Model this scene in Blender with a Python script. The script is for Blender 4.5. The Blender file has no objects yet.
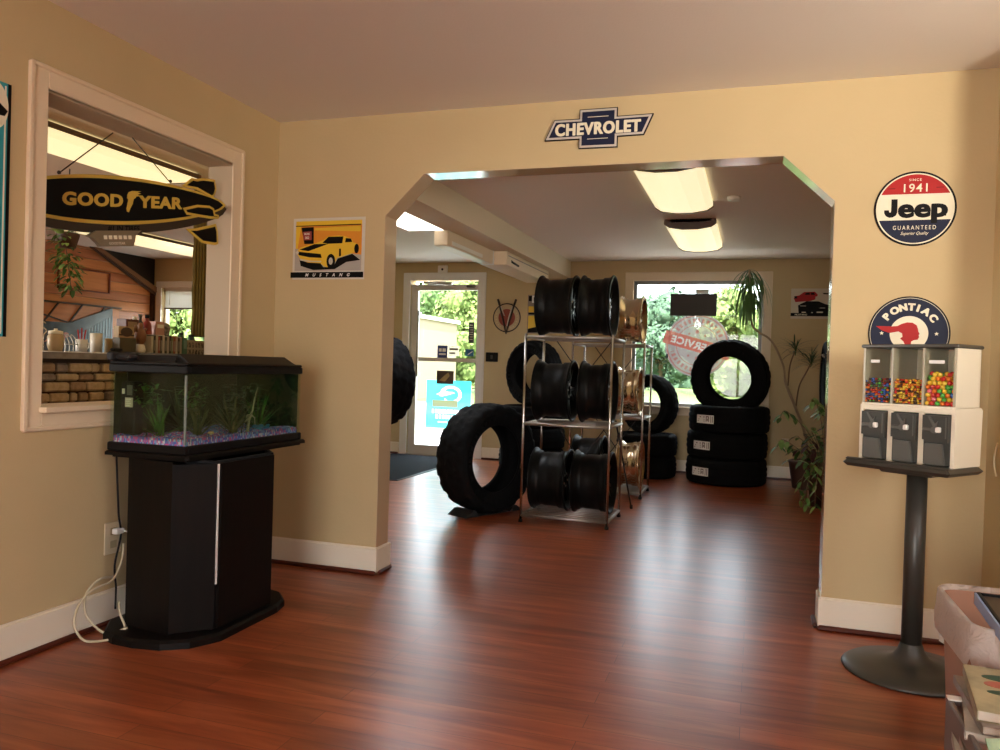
import bpy, math, random
from mathutils import Vector, Matrix
random.seed(7)
PI = math.pi
SC = bpy.context.scene
COL = SC.collection
R = math.radians

# ------------------------------------------------------------------ mesh builder
class MB:
    def __init__(s): s.v=[]; s.f=[]; s.m=[]; s.sm=[]; s.M=Matrix.Identity(4); s.mi=0; s.smooth=False
    def at(s, M): s.M = M; return s
    def addv(s, p): s.v.append(tuple(s.M @ Vector(p))); return len(s.v)-1
    def addf(s, idx, mi=None, smooth=None):
        s.f.append(tuple(idx)); s.m.append(s.mi if mi is None else mi); s.sm.append(s.smooth if smooth is None else smooth)
    def box(s, x0,x1,y0,y1,z0,z1, mi=None, bev=0.0):
        if x0>x1: x0,x1=x1,x0
        if y0>y1: y0,y1=y1,y0
        if z0>z1: z0,z1=z1,z0
        b=min(bev,(x1-x0)*.49,(y1-y0)*.49,(z1-z0)*.49)
        if b<=0:
            i=[s.addv(p) for p in ((x0,y0,z0),(x1,y0,z0),(x1,y1,z0),(x0,y1,z0),(x0,y0,z1),(x1,y0,z1),(x1,y1,z1),(x0,y1,z1))]
            for q in ((0,3,2,1),(4,5,6,7),(0,1,5,4),(1,2,6,5),(2,3,7,6),(3,0,4,7)): s.addf([i[k] for k in q],mi)
            return s
        def ring(z,e):
            c=b-e
            return [s.addv(p) for p in ((x0+e+c,y0+e,z),(x1-e-c,y0+e,z),(x1-e,y0+e+c,z),(x1-e,y1-e-c,z),(x1-e-c,y1-e,z),(x0+e+c,y1-e,z),(x0+e,y1-e-c,z),(x0+e,y0+e+c,z))]
        def ringf(z,e,c):
            return [s.addv(p) for p in ((x0+e+c,y0+e,z),(x1-e-c,y0+e,z),(x1-e,y0+e+c,z),(x1-e,y1-e-c,z),(x1-e-c,y1-e,z),(x0+e+c,y1-e,z),(x0+e,y1-e-c,z),(x0+e,y0+e+c,z))]
        rs=[ringf(z0,b,b*.3),ringf(z0+b,0,b*.6),ringf(z1-b,0,b*.6),ringf(z1,b,b*.3)]
        s.addf(rs[0][::-1],mi); s.addf(rs[3],mi)
        for a,c in zip(rs,rs[1:]):
            for k in range(8): s.addf((a[k],a[(k+1)%8],c[(k+1)%8],c[k]),mi)
        return s
    def frame(s, a,b):
        a=Vector(a); b=Vector(b); d=(b-a); L=d.length; d=d.normalized()
        up=Vector((0,0,1)) if abs(d.z)<.95 else Vector((1,0,0))
        u=d.cross(up).normalized(); w=d.cross(u)
        return a,d,u,w,L
    def cyl(s,a,b,r,r2=None,n=16,caps=True,mi=None,smooth=True):
        r2=r if r2 is None else r2
        a_,d,u,w,L=s.frame(a,b); b_=Vector(b)
        A=[s.addv(a_+(u*math.cos(t)+w*math.sin(t))*r) for t in [2*PI*k/n for k in range(n)]]
        B=[s.addv(b_+(u*math.cos(t)+w*math.sin(t))*r2) for t in [2*PI*k/n for k in range(n)]]
        for k in range(n): s.addf((A[k],B[k],B[(k+1)%n],A[(k+1)%n]),mi,smooth)
        if caps: s.addf(A,mi,False); s.addf(B[::-1],mi,False)
        return s
    def tube(s,pts,r,n=8,mi=None,caps=True):
        pts=[Vector(p) for p in pts]; rr=r if isinstance(r,(list,tuple)) else [r]*len(pts)
        rings=[]; pu=None
        for i,p in enumerate(pts):
            d=(pts[min(i+1,len(pts)-1)]-pts[max(i-1,0)]).normalized()
            if pu is None:
                up=Vector((0,0,1)) if abs(d.z)<.9 else Vector((1,0,0)); u=d.cross(up).normalized()
            else: u=(pu-d*pu.dot(d)).normalized()
            pu=u; w=d.cross(u)
            rings.append([s.addv(p+(u*math.cos(2*PI*k/n)+w*math.sin(2*PI*k/n))*rr[i]) for k in range(n)])
        for A,B in zip(rings,rings[1:]):
            for k in range(n): s.addf((A[k],A[(k+1)%n],B[(k+1)%n],B[k]),mi,True)
        if caps: s.addf(rings[0][::-1],mi,False); s.addf(rings[-1],mi,False)
        return s
    def lathe(s,prof,n=48,axis='z',closed=False,mi=None,smooth=True,rad=None,arc=2*PI):
        # prof: list of (h, r); rad(i,k,r)->r modulation
        def P(h,r,t):
            c,sn=math.cos(t)*r,math.sin(t)*r
            return {'z':(c,sn,h),'x':(h,c,sn),'y':(sn,h,c)}[axis]
        rings=[]
        for i,(h,r) in enumerate(prof):
            if r<1e-6: rings.append([s.addv(P(h,0,0))]*n)
            else: rings.append([s.addv(P(h,(rad(i,k,r) if rad else r),arc*k/n)) for k in range(n)])
        pr=list(zip(rings,rings[1:]))
        if closed: pr.append((rings[-1],rings[0]))
        for A,B in pr:
            for k in range(n):
                q=[A[k],A[(k+1)%n],B[(k+1)%n],B[k]]; q2=[]
                for x in q:
                    if x not in q2: q2.append(x)
                if len(q2)>2: s.addf(q2,mi,smooth)
        return s
    def prism(s,poly,h0,h1,axis='z',mi=None,side=None):
        # poly: 2D (a,b) -> axis z:(a,b,h) ; y:(a,h,b) ; x:(h,a,b)
        def P(a,b,h): return {'z':(a,b,h),'y':(a,h,b),'x':(h,a,b)}[axis]
        A=[s.addv(P(a,b,h0)) for a,b in poly]; B=[s.addv(P(a,b,h1)) for a,b in poly]; n=len(poly)
        s.addf(A[::-1],mi); s.addf(B,mi)
        for k in range(n): s.addf((A[k],A[(k+1)%n],B[(k+1)%n],B[k]),mi if side is None else side)
        return s
    def ellipsoid(s,c,r,nu=12,nv=8,mi=None,jit=0):
        c=Vector(c); r=(r,r,r) if not isinstance(r,(tuple,list)) else r
        rings=[]
        for j in range(nv+1):
            ph=PI*j/nv
            if j in (0,nv): rings.append([s.addv(c+Vector((0,0,r[2]*math.cos(ph))))]*nu); continue
            row=[]
            for k in range(nu):
                t=2*PI*k/nu; q=1+random.uniform(-jit,jit)
                row.append(s.addv(c+Vector((r[0]*math.sin(ph)*math.cos(t)*q,r[1]*math.sin(ph)*math.sin(t)*q,r[2]*math.cos(ph)*q))))
            rings.append(row)
        for A,B in zip(rings,rings[1:]):
            for k in range(nu):
                q=[A[k],B[k],B[(k+1)%nu],A[(k+1)%nu]]; q2=[]
                for x in q:
                    if x not in q2: q2.append(x)
                if len(q2)>2: s.addf(q2,mi,True)
        return s
    def quad(s,*p,mi=None): s.addf([s.addv(q) for q in p],mi); return s
    def text(s,txt,M,h,bold=0.0,sx=1.0,shear=0.0,ext=0.0006,spacing=1.0,mi=None,align='C',heavy=0):
        if heavy:
            for q,(a,b) in enumerate(((-1,0),(1,0),(0,-.6),(0,.6),(-.7,-.45),(.7,.45),(-.7,.45),(.7,-.45))):
                s.text(txt,M@Matrix.Translation((a*heavy*h,b*heavy*h,(q+1)*.00012)),h,bold,sx,shear,ext,spacing,mi,align)
        vs,fs,w,top=glyphs(txt,bold,spacing)
        k=h/top; ox={'C':-w/2,'L':0,'R':-w}[align]; old=s.M; s.M=M
        for z in (0,ext):
            base=len(s.v)
            for (x,y) in vs: s.addv(((x+ox)*k*sx+y*k*shear,(y-top/2)*k,z))
            if z>0 or ext==0:
                for f in fs: s.addf([base+i for i in f],mi,False)
        s.M=old; s.textw=w*k*sx
        return s
    def build(s,name,mats,parent=None,off=None,recalc=True):
        me=bpy.data.meshes.new(name)
        o3=Vector(off) if off is not None else Vector((0,0,0))
        me.from_pydata([tuple(Vector(v)-o3) for v in s.v],[],s.f)
        for m in (mats if isinstance(mats,(list,tuple)) else [mats]): me.materials.append(m)
        for p,mi,sm in zip(me.polygons,s.m,s.sm): p.material_index=mi; p.use_smooth=sm
        me.update()
        if recalc:
            import bmesh
            bm=bmesh.new(); bm.from_mesh(me); bmesh.ops.recalc_face_normals(bm,faces=bm.faces); bm.to_mesh(me); bm.free()
        o=bpy.data.objects.new(name,me); COL.objects.link(o)
        if parent is not None: o.parent=parent
        return o

_gl={}
def glyphs(txt,bold,spacing):
    key=(txt,bold,spacing)
    if key in _gl: return _gl[key]
    def conv(t):
        cu=bpy.data.curves.new('t','FONT'); cu.body=t; cu.size=1; cu.offset=bold; cu.space_character=spacing; cu.resolution_u=4
        o=bpy.data.objects.new('t',cu); COL.objects.link(o)
        bpy.context.view_layer.update()
        me=bpy.data.meshes.new_from_object(o.evaluated_get(bpy.context.evaluated_depsgraph_get()))
        vs=[(v.co.x,v.co.y) for v in me.vertices]; fs=[tuple(p.vertices) for p in me.polygons]
        bpy.data.objects.remove(o); bpy.data.curves.remove(cu); bpy.data.meshes.remove(me)
        return vs,fs
    vs,fs=conv(txt)
    x0=min(v[0] for v in vs); x1=max(v[0] for v in vs)
    if ('H',bold) not in _gl:
        hv,_=conv('H'); _gl[('H',bold)]=max(v[1] for v in hv)
    vs=[(a-x0,b) for a,b in vs]
    _gl[key]=(vs,fs,x1-x0,_gl[('H',bold)])
    return _gl[key]

# ------------------------------------------------------------------ tagging
def tag(o,label=None,cat=None,group=None,kind=None):
    if label: o['label']=label
    if cat: o['category']=cat
    if group: o['group']=group
    if kind: o['kind']=kind
    return o
def thing(name,label,cat,loc=(0,0,0),rz=0,group=None,rot=None):
    o=bpy.data.objects.new(name,None); COL.objects.link(o); o.empty_display_size=.05
    o.location=loc; o.rotation_euler=rot if rot else (0,0,rz)
    return tag(o,label,cat,group)
def struct(o): o['kind']='structure'; return o
def kids(o): return [c for c in bpy.data.objects if c.parent==o]
def copy_tree(o,parent=None,label=None,group=None,loc=None,rot=None,mats=None):
    c=o.copy(); COL.objects.link(c); c.parent=parent
    if loc is not None: c.location=loc
    if rot is not None: c.rotation_euler=rot
    if label: c['label']=label
    if group: c['group']=group
    if mats and c.type=='MESH':
        c.data=c.data.copy(); c.data.materials.clear(); c.data.materials.append(mats)
    for k in kids(o): copy_tree(k,c,mats=mats)
    return c

# ------------------------------------------------------------------ materials
def mat(name,col,rough=.5,metal=0.,spec=.5,coat=0.,emis=None,estr=0.,alpha=1.,noise=None,bump=None,trans=0.):
    m=bpy.data.materials.new(name); m.use_nodes=True; nt=m.node_tree; b=nt.nodes['Principled BSDF']
    b.inputs['Base Color'].default_value=(*col,1); b.inputs['Roughness'].default_value=rough
    b.inputs['Metallic'].default_value=metal; b.inputs['Specular IOR Level'].default_value=spec
    b.inputs['Coat Weight'].default_value=coat; b.inputs['Coat Roughness'].default_value=.12
    b.inputs['Transmission Weight'].default_value=trans
    if emis: b.inputs['Emission Color'].default_value=(*emis,1); b.inputs['Emission Strength'].default_value=estr
    if noise or bump:
        tc=nt.nodes.new('ShaderNodeTexCoord')
    if noise:   # (scale, col2, detail[, vscale])
        n=nt.nodes.new('ShaderNodeTexNoise'); n.inputs['Scale'].default_value=noise[0]; n.inputs['Detail'].default_value=4
        mp=nt.nodes.new('ShaderNodeMapping'); mp.inputs['Scale'].default_value=noise[2] if len(noise)>2 else (1,1,1)
        nt.links.new(tc.outputs['Object'],mp.inputs[0]); nt.links.new(mp.outputs[0],n.inputs['Vector'])
        r=nt.nodes.new('ShaderNodeValToRGB'); r.color_ramp.elements[0].position=.35; r.color_ramp.elements[1].position=.65
        r.color_ramp.elements[0].color=(*col,1); r.color_ramp.elements[1].color=(*noise[1],1)
        nt.links.new(n.outputs['Fac'],r.inputs[0]); nt.links.new(r.outputs[0],b.inputs['Base Color'])
    if bump:    # (scale, strength)
        n=nt.nodes.new('ShaderNodeTexNoise'); n.inputs['Scale'].default_value=bump[0]; n.inputs['Detail'].default_value=3
        nt.links.new(tc.outputs['Object'],n.inputs['Vector'])
        bp=nt.nodes.new('ShaderNodeBump'); bp.inputs['Strength'].default_value=bump[1]; bp.inputs['Distance'].default_value=.01
        nt.links.new(n.outputs['Fac'],bp.inputs['Height']); nt.links.new(bp.outputs[0],b.inputs['Normal'])
    return m
def glassmat(name,tint=(1,1,1),refl=.08,haze=0.,hazecol=(1,1,1)):
    m=bpy.data.materials.new(name); m.use_nodes=True; nt=m.node_tree; nt.nodes.clear()
    out=nt.nodes.new('ShaderNodeOutputMaterial'); t=nt.nodes.new('ShaderNodeBsdfTransparent'); t.inputs[0].default_value=(*tint,1)
    g=nt.nodes.new('ShaderNodeBsdfGlossy'); g.inputs['Roughness'].default_value=.02
    mx=nt.nodes.new('ShaderNodeMixShader'); lw=nt.nodes.new('ShaderNodeLayerWeight'); lw.inputs[0].default_value=.25
    mu=nt.nodes.new('ShaderNodeMath'); mu.operation='MULTIPLY'; mu.inputs[1].default_value=refl*4
    ad=nt.nodes.new('ShaderNodeMath'); ad.operation='ADD'; ad.inputs[1].default_value=refl*.4; ad.use_clamp=True
    nt.links.new(lw.outputs['Fresnel'],mu.inputs[0]); nt.links.new(mu.outputs[0],ad.inputs[0]); nt.links.new(ad.outputs[0],mx.inputs[0])
    nt.links.new(t.outputs[0],mx.inputs[1]); nt.links.new(g.outputs[0],mx.inputs[2])
    last=mx
    if haze>0:
        d=nt.nodes.new('ShaderNodeBsdfTranslucent'); d.inputs[0].default_value=(*hazecol,1)
        m2=nt.nodes.new('ShaderNodeMixShader'); m2.inputs[0].default_value=haze
        nt.links.new(mx.outputs[0],m2.inputs[1]); nt.links.new(d.outputs[0],m2.inputs[2]); last=m2
    nt.links.new(last.outputs[0],out.inputs[0]); return m
def floor_mat():
    m=mat('cherry laminate planks',(.2,.05,.02),.34,spec=.4,coat=.16); nt=m.node_tree; b=nt.nodes['Principled BSDF']
    b.inputs['Coat Roughness'].default_value=.22
    geo=nt.nodes.new('ShaderNodeNewGeometry')
    br=nt.nodes.new('ShaderNodeTexBrick'); br.inputs['Scale'].default_value=1; br.inputs['Brick Width'].default_value=1.25; br.inputs['Row Height'].default_value=.095
    br.inputs['Mortar Size'].default_value=.0012; br.inputs['Color1'].default_value=(.0,.0,.0,1); br.inputs['Color2'].default_value=(1,1,1,1); br.inputs['Mortar'].default_value=(.3,.3,.3,1)
    br.offset=.37; br.inputs['Bias'].default_value=0
    nt.links.new(geo.outputs['Position'],br.inputs['Vector'])
    mp=nt.nodes.new('ShaderNodeMapping'); mp.inputs['Scale'].default_value=(.7,7,1)
    nt.links.new(geo.outputs['Position'],mp.inputs[0])
    n=nt.nodes.new('ShaderNodeTexNoise'); n.inputs['Scale'].default_value=2.2; n.inputs['Detail'].default_value=7; n.inputs['Roughness'].default_value=.6; n.inputs['Distortion'].default_value=.5
    nt.links.new(mp.outputs[0],n.inputs['Vector'])
    r=nt.nodes.new('ShaderNodeValToRGB'); e=r.color_ramp.elements
    e[0].position=.32; e[0].color=(.18,.040,.016,1); e[1].position=.70; e[1].color=(.44,.130,.048,1)
    x=e.new(.5); x.color=(.30,.074,.027,1)
    nt.links.new(n.outputs['Fac'],r.inputs[0])
    mx=nt.nodes.new('ShaderNodeMix'); mx.data_type='RGBA'; mx.blend_type='MULTIPLY'; mx.inputs[0].default_value=1
    r2=nt.nodes.new('ShaderNodeValToRGB'); r2.color_ramp.elements[0].color=(.84,.82,.82,1); r2.color_ramp.elements[1].color=(1.1,1.05,1.05,1)
    nt.links.new(br.outputs['Color'],r2.inputs[0]); nt.links.new(r.outputs[0],mx.inputs[6]); nt.links.new(r2.outputs[0],mx.inputs[7])
    mm=nt.nodes.new('ShaderNodeMix'); mm.data_type='RGBA'; mm.inputs[7].default_value=(.12,.03,.014,1)
    nt.links.new(br.outputs['Fac'],mm.inputs[0]); nt.links.new(mx.outputs[2],mm.inputs[6]); nt.links.new(mm.outputs[2],b.inputs['Base Color'])
    bp=nt.nodes.new('ShaderNodeBump'); bp.inputs['Strength'].default_value=.07; bp.inputs['Distance'].default_value=.004
    nt.links.new(n.outputs['Fac'],bp.inputs['Height']); nt.links.new(bp.outputs[0],b.inputs['Normal'])
    return m
def brickmat(name,c1,c2,mortar,bw,rh,ms,rough=.8,swap='yz'):
    m=mat(name,c1,rough); nt=m.node_tree; b=nt.nodes['Principled BSDF']
    tc=nt.nodes.new('ShaderNodeTexCoord'); sp=nt.nodes.new('ShaderNodeSeparateXYZ'); cb=nt.nodes.new('ShaderNodeCombineXYZ')
    nt.links.new(tc.outputs['Object'],sp.inputs[0])
    nt.links.new(sp.outputs['Y' if swap[0]=='y' else 'X'],cb.inputs[0]); nt.links.new(sp.outputs['Z' if swap[1]=='z' else 'Y'],cb.inputs[1])
    n=nt.nodes.new('ShaderNodeTexNoise'); n.inputs['Scale'].default_value=18; n.inputs['Detail'].default_value=5
    nt.links.new(tc.outputs['Object'],n.inputs['Vector'])
    br=nt.nodes.new('ShaderNodeTexBrick'); br.inputs['Scale'].default_value=1; br.inputs['Brick Width'].default_value=bw; br.inputs['Row Height'].default_value=rh
    br.inputs['Mortar Size'].default_value=ms; br.inputs['Color1'].default_value=(*c1,1); br.inputs['Color2'].default_value=(*c2,1); br.inputs['Mortar'].default_value=(*mortar,1)
    nt.links.new(cb.outputs[0],br.inputs['Vector'])
    mx=nt.nodes.new('ShaderNodeMix'); mx.data_type='RGBA'; mx.blend_type='OVERLAY'; mx.inputs[0].default_value=.5
    nt.links.new(br.outputs['Color'],mx.inputs[6]); nt.links.new(n.outputs['Fac'],mx.inputs[7]); nt.links.new(mx.outputs[2],b.inputs['Base Color'])
    bp=nt.nodes.new('ShaderNodeBump'); bp.inputs['Strength'].default_value=.6; bp.inputs['Distance'].default_value=.02; bp.invert=True
    nt.links.new(br.outputs['Fac'],bp.inputs['Height']); nt.links.new(bp.outputs[0],b.inputs['Normal'])
    return m

M={}
M['wall']=mat('tan wall paint',(.55,.425,.232),.65,spec=.25,bump=(60,.08),noise=(3,(.57,.44,.242)))
M['ceil']=mat('off white ceiling paint',(.76,.70,.62),.8,spec=.2,bump=(90,.1))
M['trim']=mat('cream trim paint',(.76,.62,.43),.45)
M['base']=mat('white baseboard paint',(.82,.73,.58),.4)
M['shoe']=mat('dark red wood moulding',(.10,.022,.012),.3,noise=(8,(.07,.015,.008),(1,1,4)))
M['floor']=floor_mat()
M['black']=mat('black plastic',(.005,.0045,.005),.45,spec=.2)
M['blackm']=mat('matt black',(.01,.01,.011),.7)
M['rubber']=mat('tire rubber',(.0045,.0045,.005),.8,spec=.12,bump=(120,.1))
M['stand']=mat('black brown laminate',(.0035,.0026,.0022),.5,spec=.15,noise=(6,(.006,.004,.003),(8,8,.5)))
M['chrome']=mat('chrome tube',(.55,.52,.48),.22,metal=1)
M['steel']=mat('brushed steel',(.5,.48,.45),.38,metal=1)
M['gold']=mat('bronze wheel metal',(.66,.53,.36),.22,metal=1)
M['bwheel']=mat('gloss black wheel',(.004,.004,.004),.42,spec=.16)
M['bwheelf']=mat('machined grey wheel face',(.45,.45,.46),.25,metal=1)
M['white']=mat('white plastic',(.8,.78,.73),.4)
M['whitep']=mat('white paper',(.82,.80,.76),.7)
M['cream']=mat('cream machine plastic',(.80,.74,.58),.35)
M['grey']=mat('dark grey plastic',(.042,.044,.038),.4,spec=.35)
M['greyl']=mat('mid grey plastic',(.10,.10,.088),.35,spec=.4)
M['lid']=mat('dark olive lid plastic',(.05,.045,.036),.35)
M['pole']=mat('powder coated dark metal',(.055,.052,.044),.38,metal=.3)
M['glass']=glassmat('clear glass',(1,1,1),.05)
M['glassw']=glassmat('window glass',(.97,1,.98),.06)
M['tankglass']=glassmat('aquarium glass',(.95,.99,.95),.04)
M['water']=glassmat('murky green water',(.86,.91,.80),.02)
M['acryl']=glassmat('clear acrylic',(.98,.98,.96),.03)
M['bag']=None
M['lamp']=mat('lit fluorescent diffuser',(.9,.85,.7),.5,emis=(1,.86,.52),estr=.78)
M['lampo']=mat('lit office fluorescent diffuser',(.9,.85,.7),.5,emis=(1,.84,.46),estr=.78)
M['lampcap']=mat('brown lamp end cap',(.12,.075,.05),.5)
M['red']=mat('sign red',(.42,.018,.018),.5,spec=.2)
M['navy']=mat('sign navy',(.010,.014,.040),.5,spec=.2)
M['blue']=mat('sign blue',(.02,.03,.16),.35)
M['signcream']=mat('sign cream',(.80,.74,.56),.4)
M['signblk']=mat('sign black',(.004,.0035,.0035),.5,spec=.12)
M['signsil']=mat('sign silver',(.62,.58,.52),.35,metal=.4)
M['yel']=mat('poster yellow',(.78,.50,.03),.45)
M['org']=mat('poster orange',(.72,.27,.02),.45)
M['gyel']=mat('sign gold yellow',(.62,.42,.06),.4)
M['brownblk']=mat('dark brown metal',(.03,.017,.010),.4)
M['teal']=mat('poster teal',(.02,.30,.34),.5)
M['leaf']=mat('plant leaf',(.035,.10,.018),.5,noise=(9,(.07,.17,.03)))
M['leafl']=mat('light plant leaf',(.12,.26,.05),.5,noise=(9,(.30,.42,.12)))
M['leafd']=mat('dark plant leaf',(.018,.05,.013),.5,noise=(9,(.04,.10,.025)))
M['bark']=mat('plant stem',(.20,.13,.07),.8)
M['pot']=mat('dark clay pot',(.07,.03,.02),.6)
M['soil']=mat('potting soil',(.03,.02,.012),.95)
M['mat']=mat('charcoal carpet mat',(.02,.022,.028),.95,spec=.1,bump=(300,.5))
M['cord']=mat('beige cord',(.55,.47,.32),.5)
M['plate']=mat('beige switch plate',(.64,.54,.37),.4)

# ------------------------------------------------------------------ the setting
H=2.40
def wallbox(name,boxes,mt=None):
    mb=MB()
    for b in boxes: mb.box(*b)
    return struct(mb.build(name,mt or M['wall']))
# floor
struct(MB().box(-6,4.5,-6,5.25,-.06,0).build('floor',M['floor']))
# wall A (left) with pass-through opening
TA=.145
wallbox('wall_left',[(-TA,0,-6,-1.475,0,H),(-TA,0,-.384,0.0,0,H),(-TA,0,-1.475,-.384,0,.89),(-TA,0,-1.475,-.384,2.075,H)])
# wall B with chamfered arch
TB=.14
mb=MB()
mb.prism([(-.35,0),(.648,0),(.648,1.875),(.863,2.085),(2.6,2.085),(2.819,1.875),(2.819,0),(3.60,0),(3.60,H),(-.35,H)],0,TB,axis='y')
struct(mb.build('wall_center',M['wall']))
_ar=[(.648,.0),(.648,1.875),(.863,2.085),(2.6,2.085),(2.819,1.875),(2.819,.0)]; _in=inset(_ar,.0035) if False else [(.6515,.0),(.6515,1.8735),(.8645,2.0815),(2.5985,2.0815),(2.8155,1.8735),(2.8155,.0)]
mb=MB()
for k in range(5): mb.prism([_ar[k],_ar[k+1],_in[k+1],_in[k]],.0015,TB-.0015,axis='y')
struct(mb.build('trim_4',mat('glossy beige arch lining',(.60,.46,.29),.16,spec=.7,coat=.8)))
# window wall / front of the building, y = 5.1
Y=5.1; TY=.16
mb=MB()
xs=[(-6,-5.22),(-4.2,-1.52),(-.64,1.19),(2.56,3.60)]
for a,b in xs: mb.box(a,b,Y,Y+TY,0,2.5)
mb.box(-5.22,-4.2,Y,Y+TY,0,.95); mb.box(-5.22,-4.2,Y,Y+TY,2.03,2.5)
mb.box(-1.52,-.64,Y,Y+TY,2.12,2.5)
mb.box(1.19,2.56,Y,Y+TY,0,.72); mb.box(1.19,2.56,Y,Y+TY,2.10,2.5)
struct(mb.build('wall_back',M['wall']))
# right walls: stub, return, far right with an assumed window opening, rear
wallbox('wall_right',[(3.43,3.57,-.18,0,0,H),(3.43,4.54,-.32,-.18,0,H),
    (4.4,4.54,-2.0,-.32,0,H),(4.4,4.54,-6,-3.0,0,H),(4.4,4.54,-3.0,-2.0,0,1.25),(4.4,4.54,-3.0,-2.0,2.10,H),(3.43,3.57,TB,Y,0,2.5)])
wallbox('wall_rear',[(-TA,1.2,-6.14,-6,0,H),(3.0,4.54,-6.14,-6,0,H),(1.2,3.0,-6.14,-6,2.1,H)])
mb=MB(); mb.box(1.2,1.26,-6.1,-6.04,0,2.1); mb.box(2.94,3.0,-6.1,-6.04,0,2.1); mb.box(2.07,2.13,-6.1,-6.04,0,2.1); mb.box(1.26,2.94,-6.1,-6.04,2.04,2.1); mb.box(1.26,2.94,-6.1,-6.04,0,.08)
struct(mb.build('added_rear_door',M['trim']))  # unseen doorway behind the camera, added to carry the rear fill light
# office shell
mb=MB(); mb.box(-5.54,-5.4,-1.6,Y,0,2.5); mb.box(-5.54,-5.4,-6,-3.6,0,2.5); mb.box(-5.54,-5.4,-3.6,-1.6,0,1.0); mb.box(-5.54,-5.4,-3.6,-1.6,2.1,2.5); mb.box(-5.4,-TA,-6.14,-6,0,2.5)  # out-of-view gap in the outer wall, added to admit the office fill
struct(mb.build('wall_office',M['wall']))
mb=MB(); mb.prism([(-.35,TB),(-.35,.05),(-.42,.05),(-2.02,2.0),(-2.02,5.1),(-1.9,5.1),(-1.9,2.05)],0,2.42)
struct(mb.build('wall_divider',M['wall']))
# ceilings
struct(MB().box(-TA,4.54,-6.14,TB,H,H+.1).build('ceiling',M['ceil']))
struct(MB().box(.30,3.6,TB,Y+.1,2.325,2.5).build('ceiling_showroom',mat('showroom ceiling paint',(.86,.80,.73),.8)))
SK=(-.58,.1,1.5,2.96)
mb=MB(); mb.prism([(-.58,.245),(-.58,5.2),(-1.96,5.2),(-1.96,1.93)],2.33,2.5); mb.box(SK[1],.30,TB,Y+.1,2.33,2.5); mb.box(SK[0],SK[1],.14,SK[2],2.33,2.5); mb.box(SK[0],SK[1],SK[3],Y+.1,2.33,2.5)
mb.box(SK[0]-.05,SK[0]-.002,SK[2]-.05,SK[3]+.05,2.5,2.75); mb.box(SK[1]+.002,SK[1]+.05,SK[2]-.05,SK[3]+.05,2.5,2.75); mb.box(SK[0]-.002,SK[1]+.002,SK[2]-.05,SK[2]-.002,2.5,2.75); mb.box(SK[0]-.002,SK[1]+.002,SK[3]+.002,SK[3]+.05,2.5,2.75)
struct(mb.build('ceiling_entry',mat('white ceiling paint',(.82,.76,.70),.8)))
m=bpy.data.materials.new('frosted skylight acrylic'); m.use_nodes=True; nt=m.node_tree; nt.nodes.clear()
o_=nt.nodes.new('ShaderNodeOutputMaterial'); t_=nt.nodes.new('ShaderNodeBsdfTranslucent'); t_.inputs[0].default_value=(.92,.96,1,1); nt.links.new(t_.outputs[0],o_.inputs[0])
struct(MB().quad((SK[0]-.03,SK[2]-.03,2.755),(SK[1]+.03,SK[2]-.03,2.755),(SK[1]+.03,SK[3]+.03,2.755),(SK[0]-.03,SK[3]+.03,2.755)).build('window_4',m))
struct(MB().box(-5.54,-2.02,-6.1,Y+.1,2.425,2.5).box(-2.02,-TA,-6.1,.05,2.425,2.5).prism([(-TA,.05),(-2.02,2.05),(-2.02,.05)],2.425,2.5).build('ceiling_office',M['ceil']))
# dropped beam across the showroom
mb=MB(); mb.box(.22,.466,TB,Y,2.13,2.33)
struct(mb.build('ceiling_beam',mat('beam cream paint',(.72,.62,.45),.7)))

# pass-through casing (trim) and sill
def casing(name,ax,plane,a0,a1,b0,b1,w,d,bottom=True,mt=None,sgn=1):
    # rectangular casing round opening [a0,a1]x[b0,b1]; on plane const
    mb=MB()
    def bx(p0,p1,q0,q1,dd=d):
        if ax=='x': mb.box(plane,plane+sgn*dd,p0,p1,q0,q1,bev=.004)
        else: mb.box(p0,p1,plane,plane+sgn*dd,q0,q1,bev=.004)
    lo=b0-w if bottom else b0
    bx(a0-w,a0,lo,b1+w); bx(a1,a1+w,lo,b1+w); bx(a0,a1,b1,b1+w)
    if bottom: bx(a0,a1,b0-w,b0)
    # raised outer bead
    e=.014
    bx(a0-w-.004,a0-w+e,lo,b1+w,d+.008); bx(a1+w-e,a1+w+.004,lo,b1+w,d+.008); bx(a0-w,a1+w,b1+w-e,b1+w+.004,d+.008)
    if bottom: bx(a0-w,a1+w,b0-w-.004,b0-w+e,d+.008)
    return struct(mb.build(name,mt or M['trim']))
casing('trim_1','x',0,-1.478,-.398,.90,2.078,.078,.009)
struct(MB().box(-TA-.01,.045,-1.49,-.386,.886,.908,bev=.004).build('trim_2',M['trim']))
mb=MB(); mb.box(-TA-.002,0,-.388,-.378,.9,2.08); mb.box(-TA-.002,0,-1.48,-1.471,.9,2.08); mb.box(-TA-.002,0,-1.48,-.38,2.068,2.08)
struct(mb.build('trim_3',mat('grey beige jamb paint',(.42,.32,.21),.5)))

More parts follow.
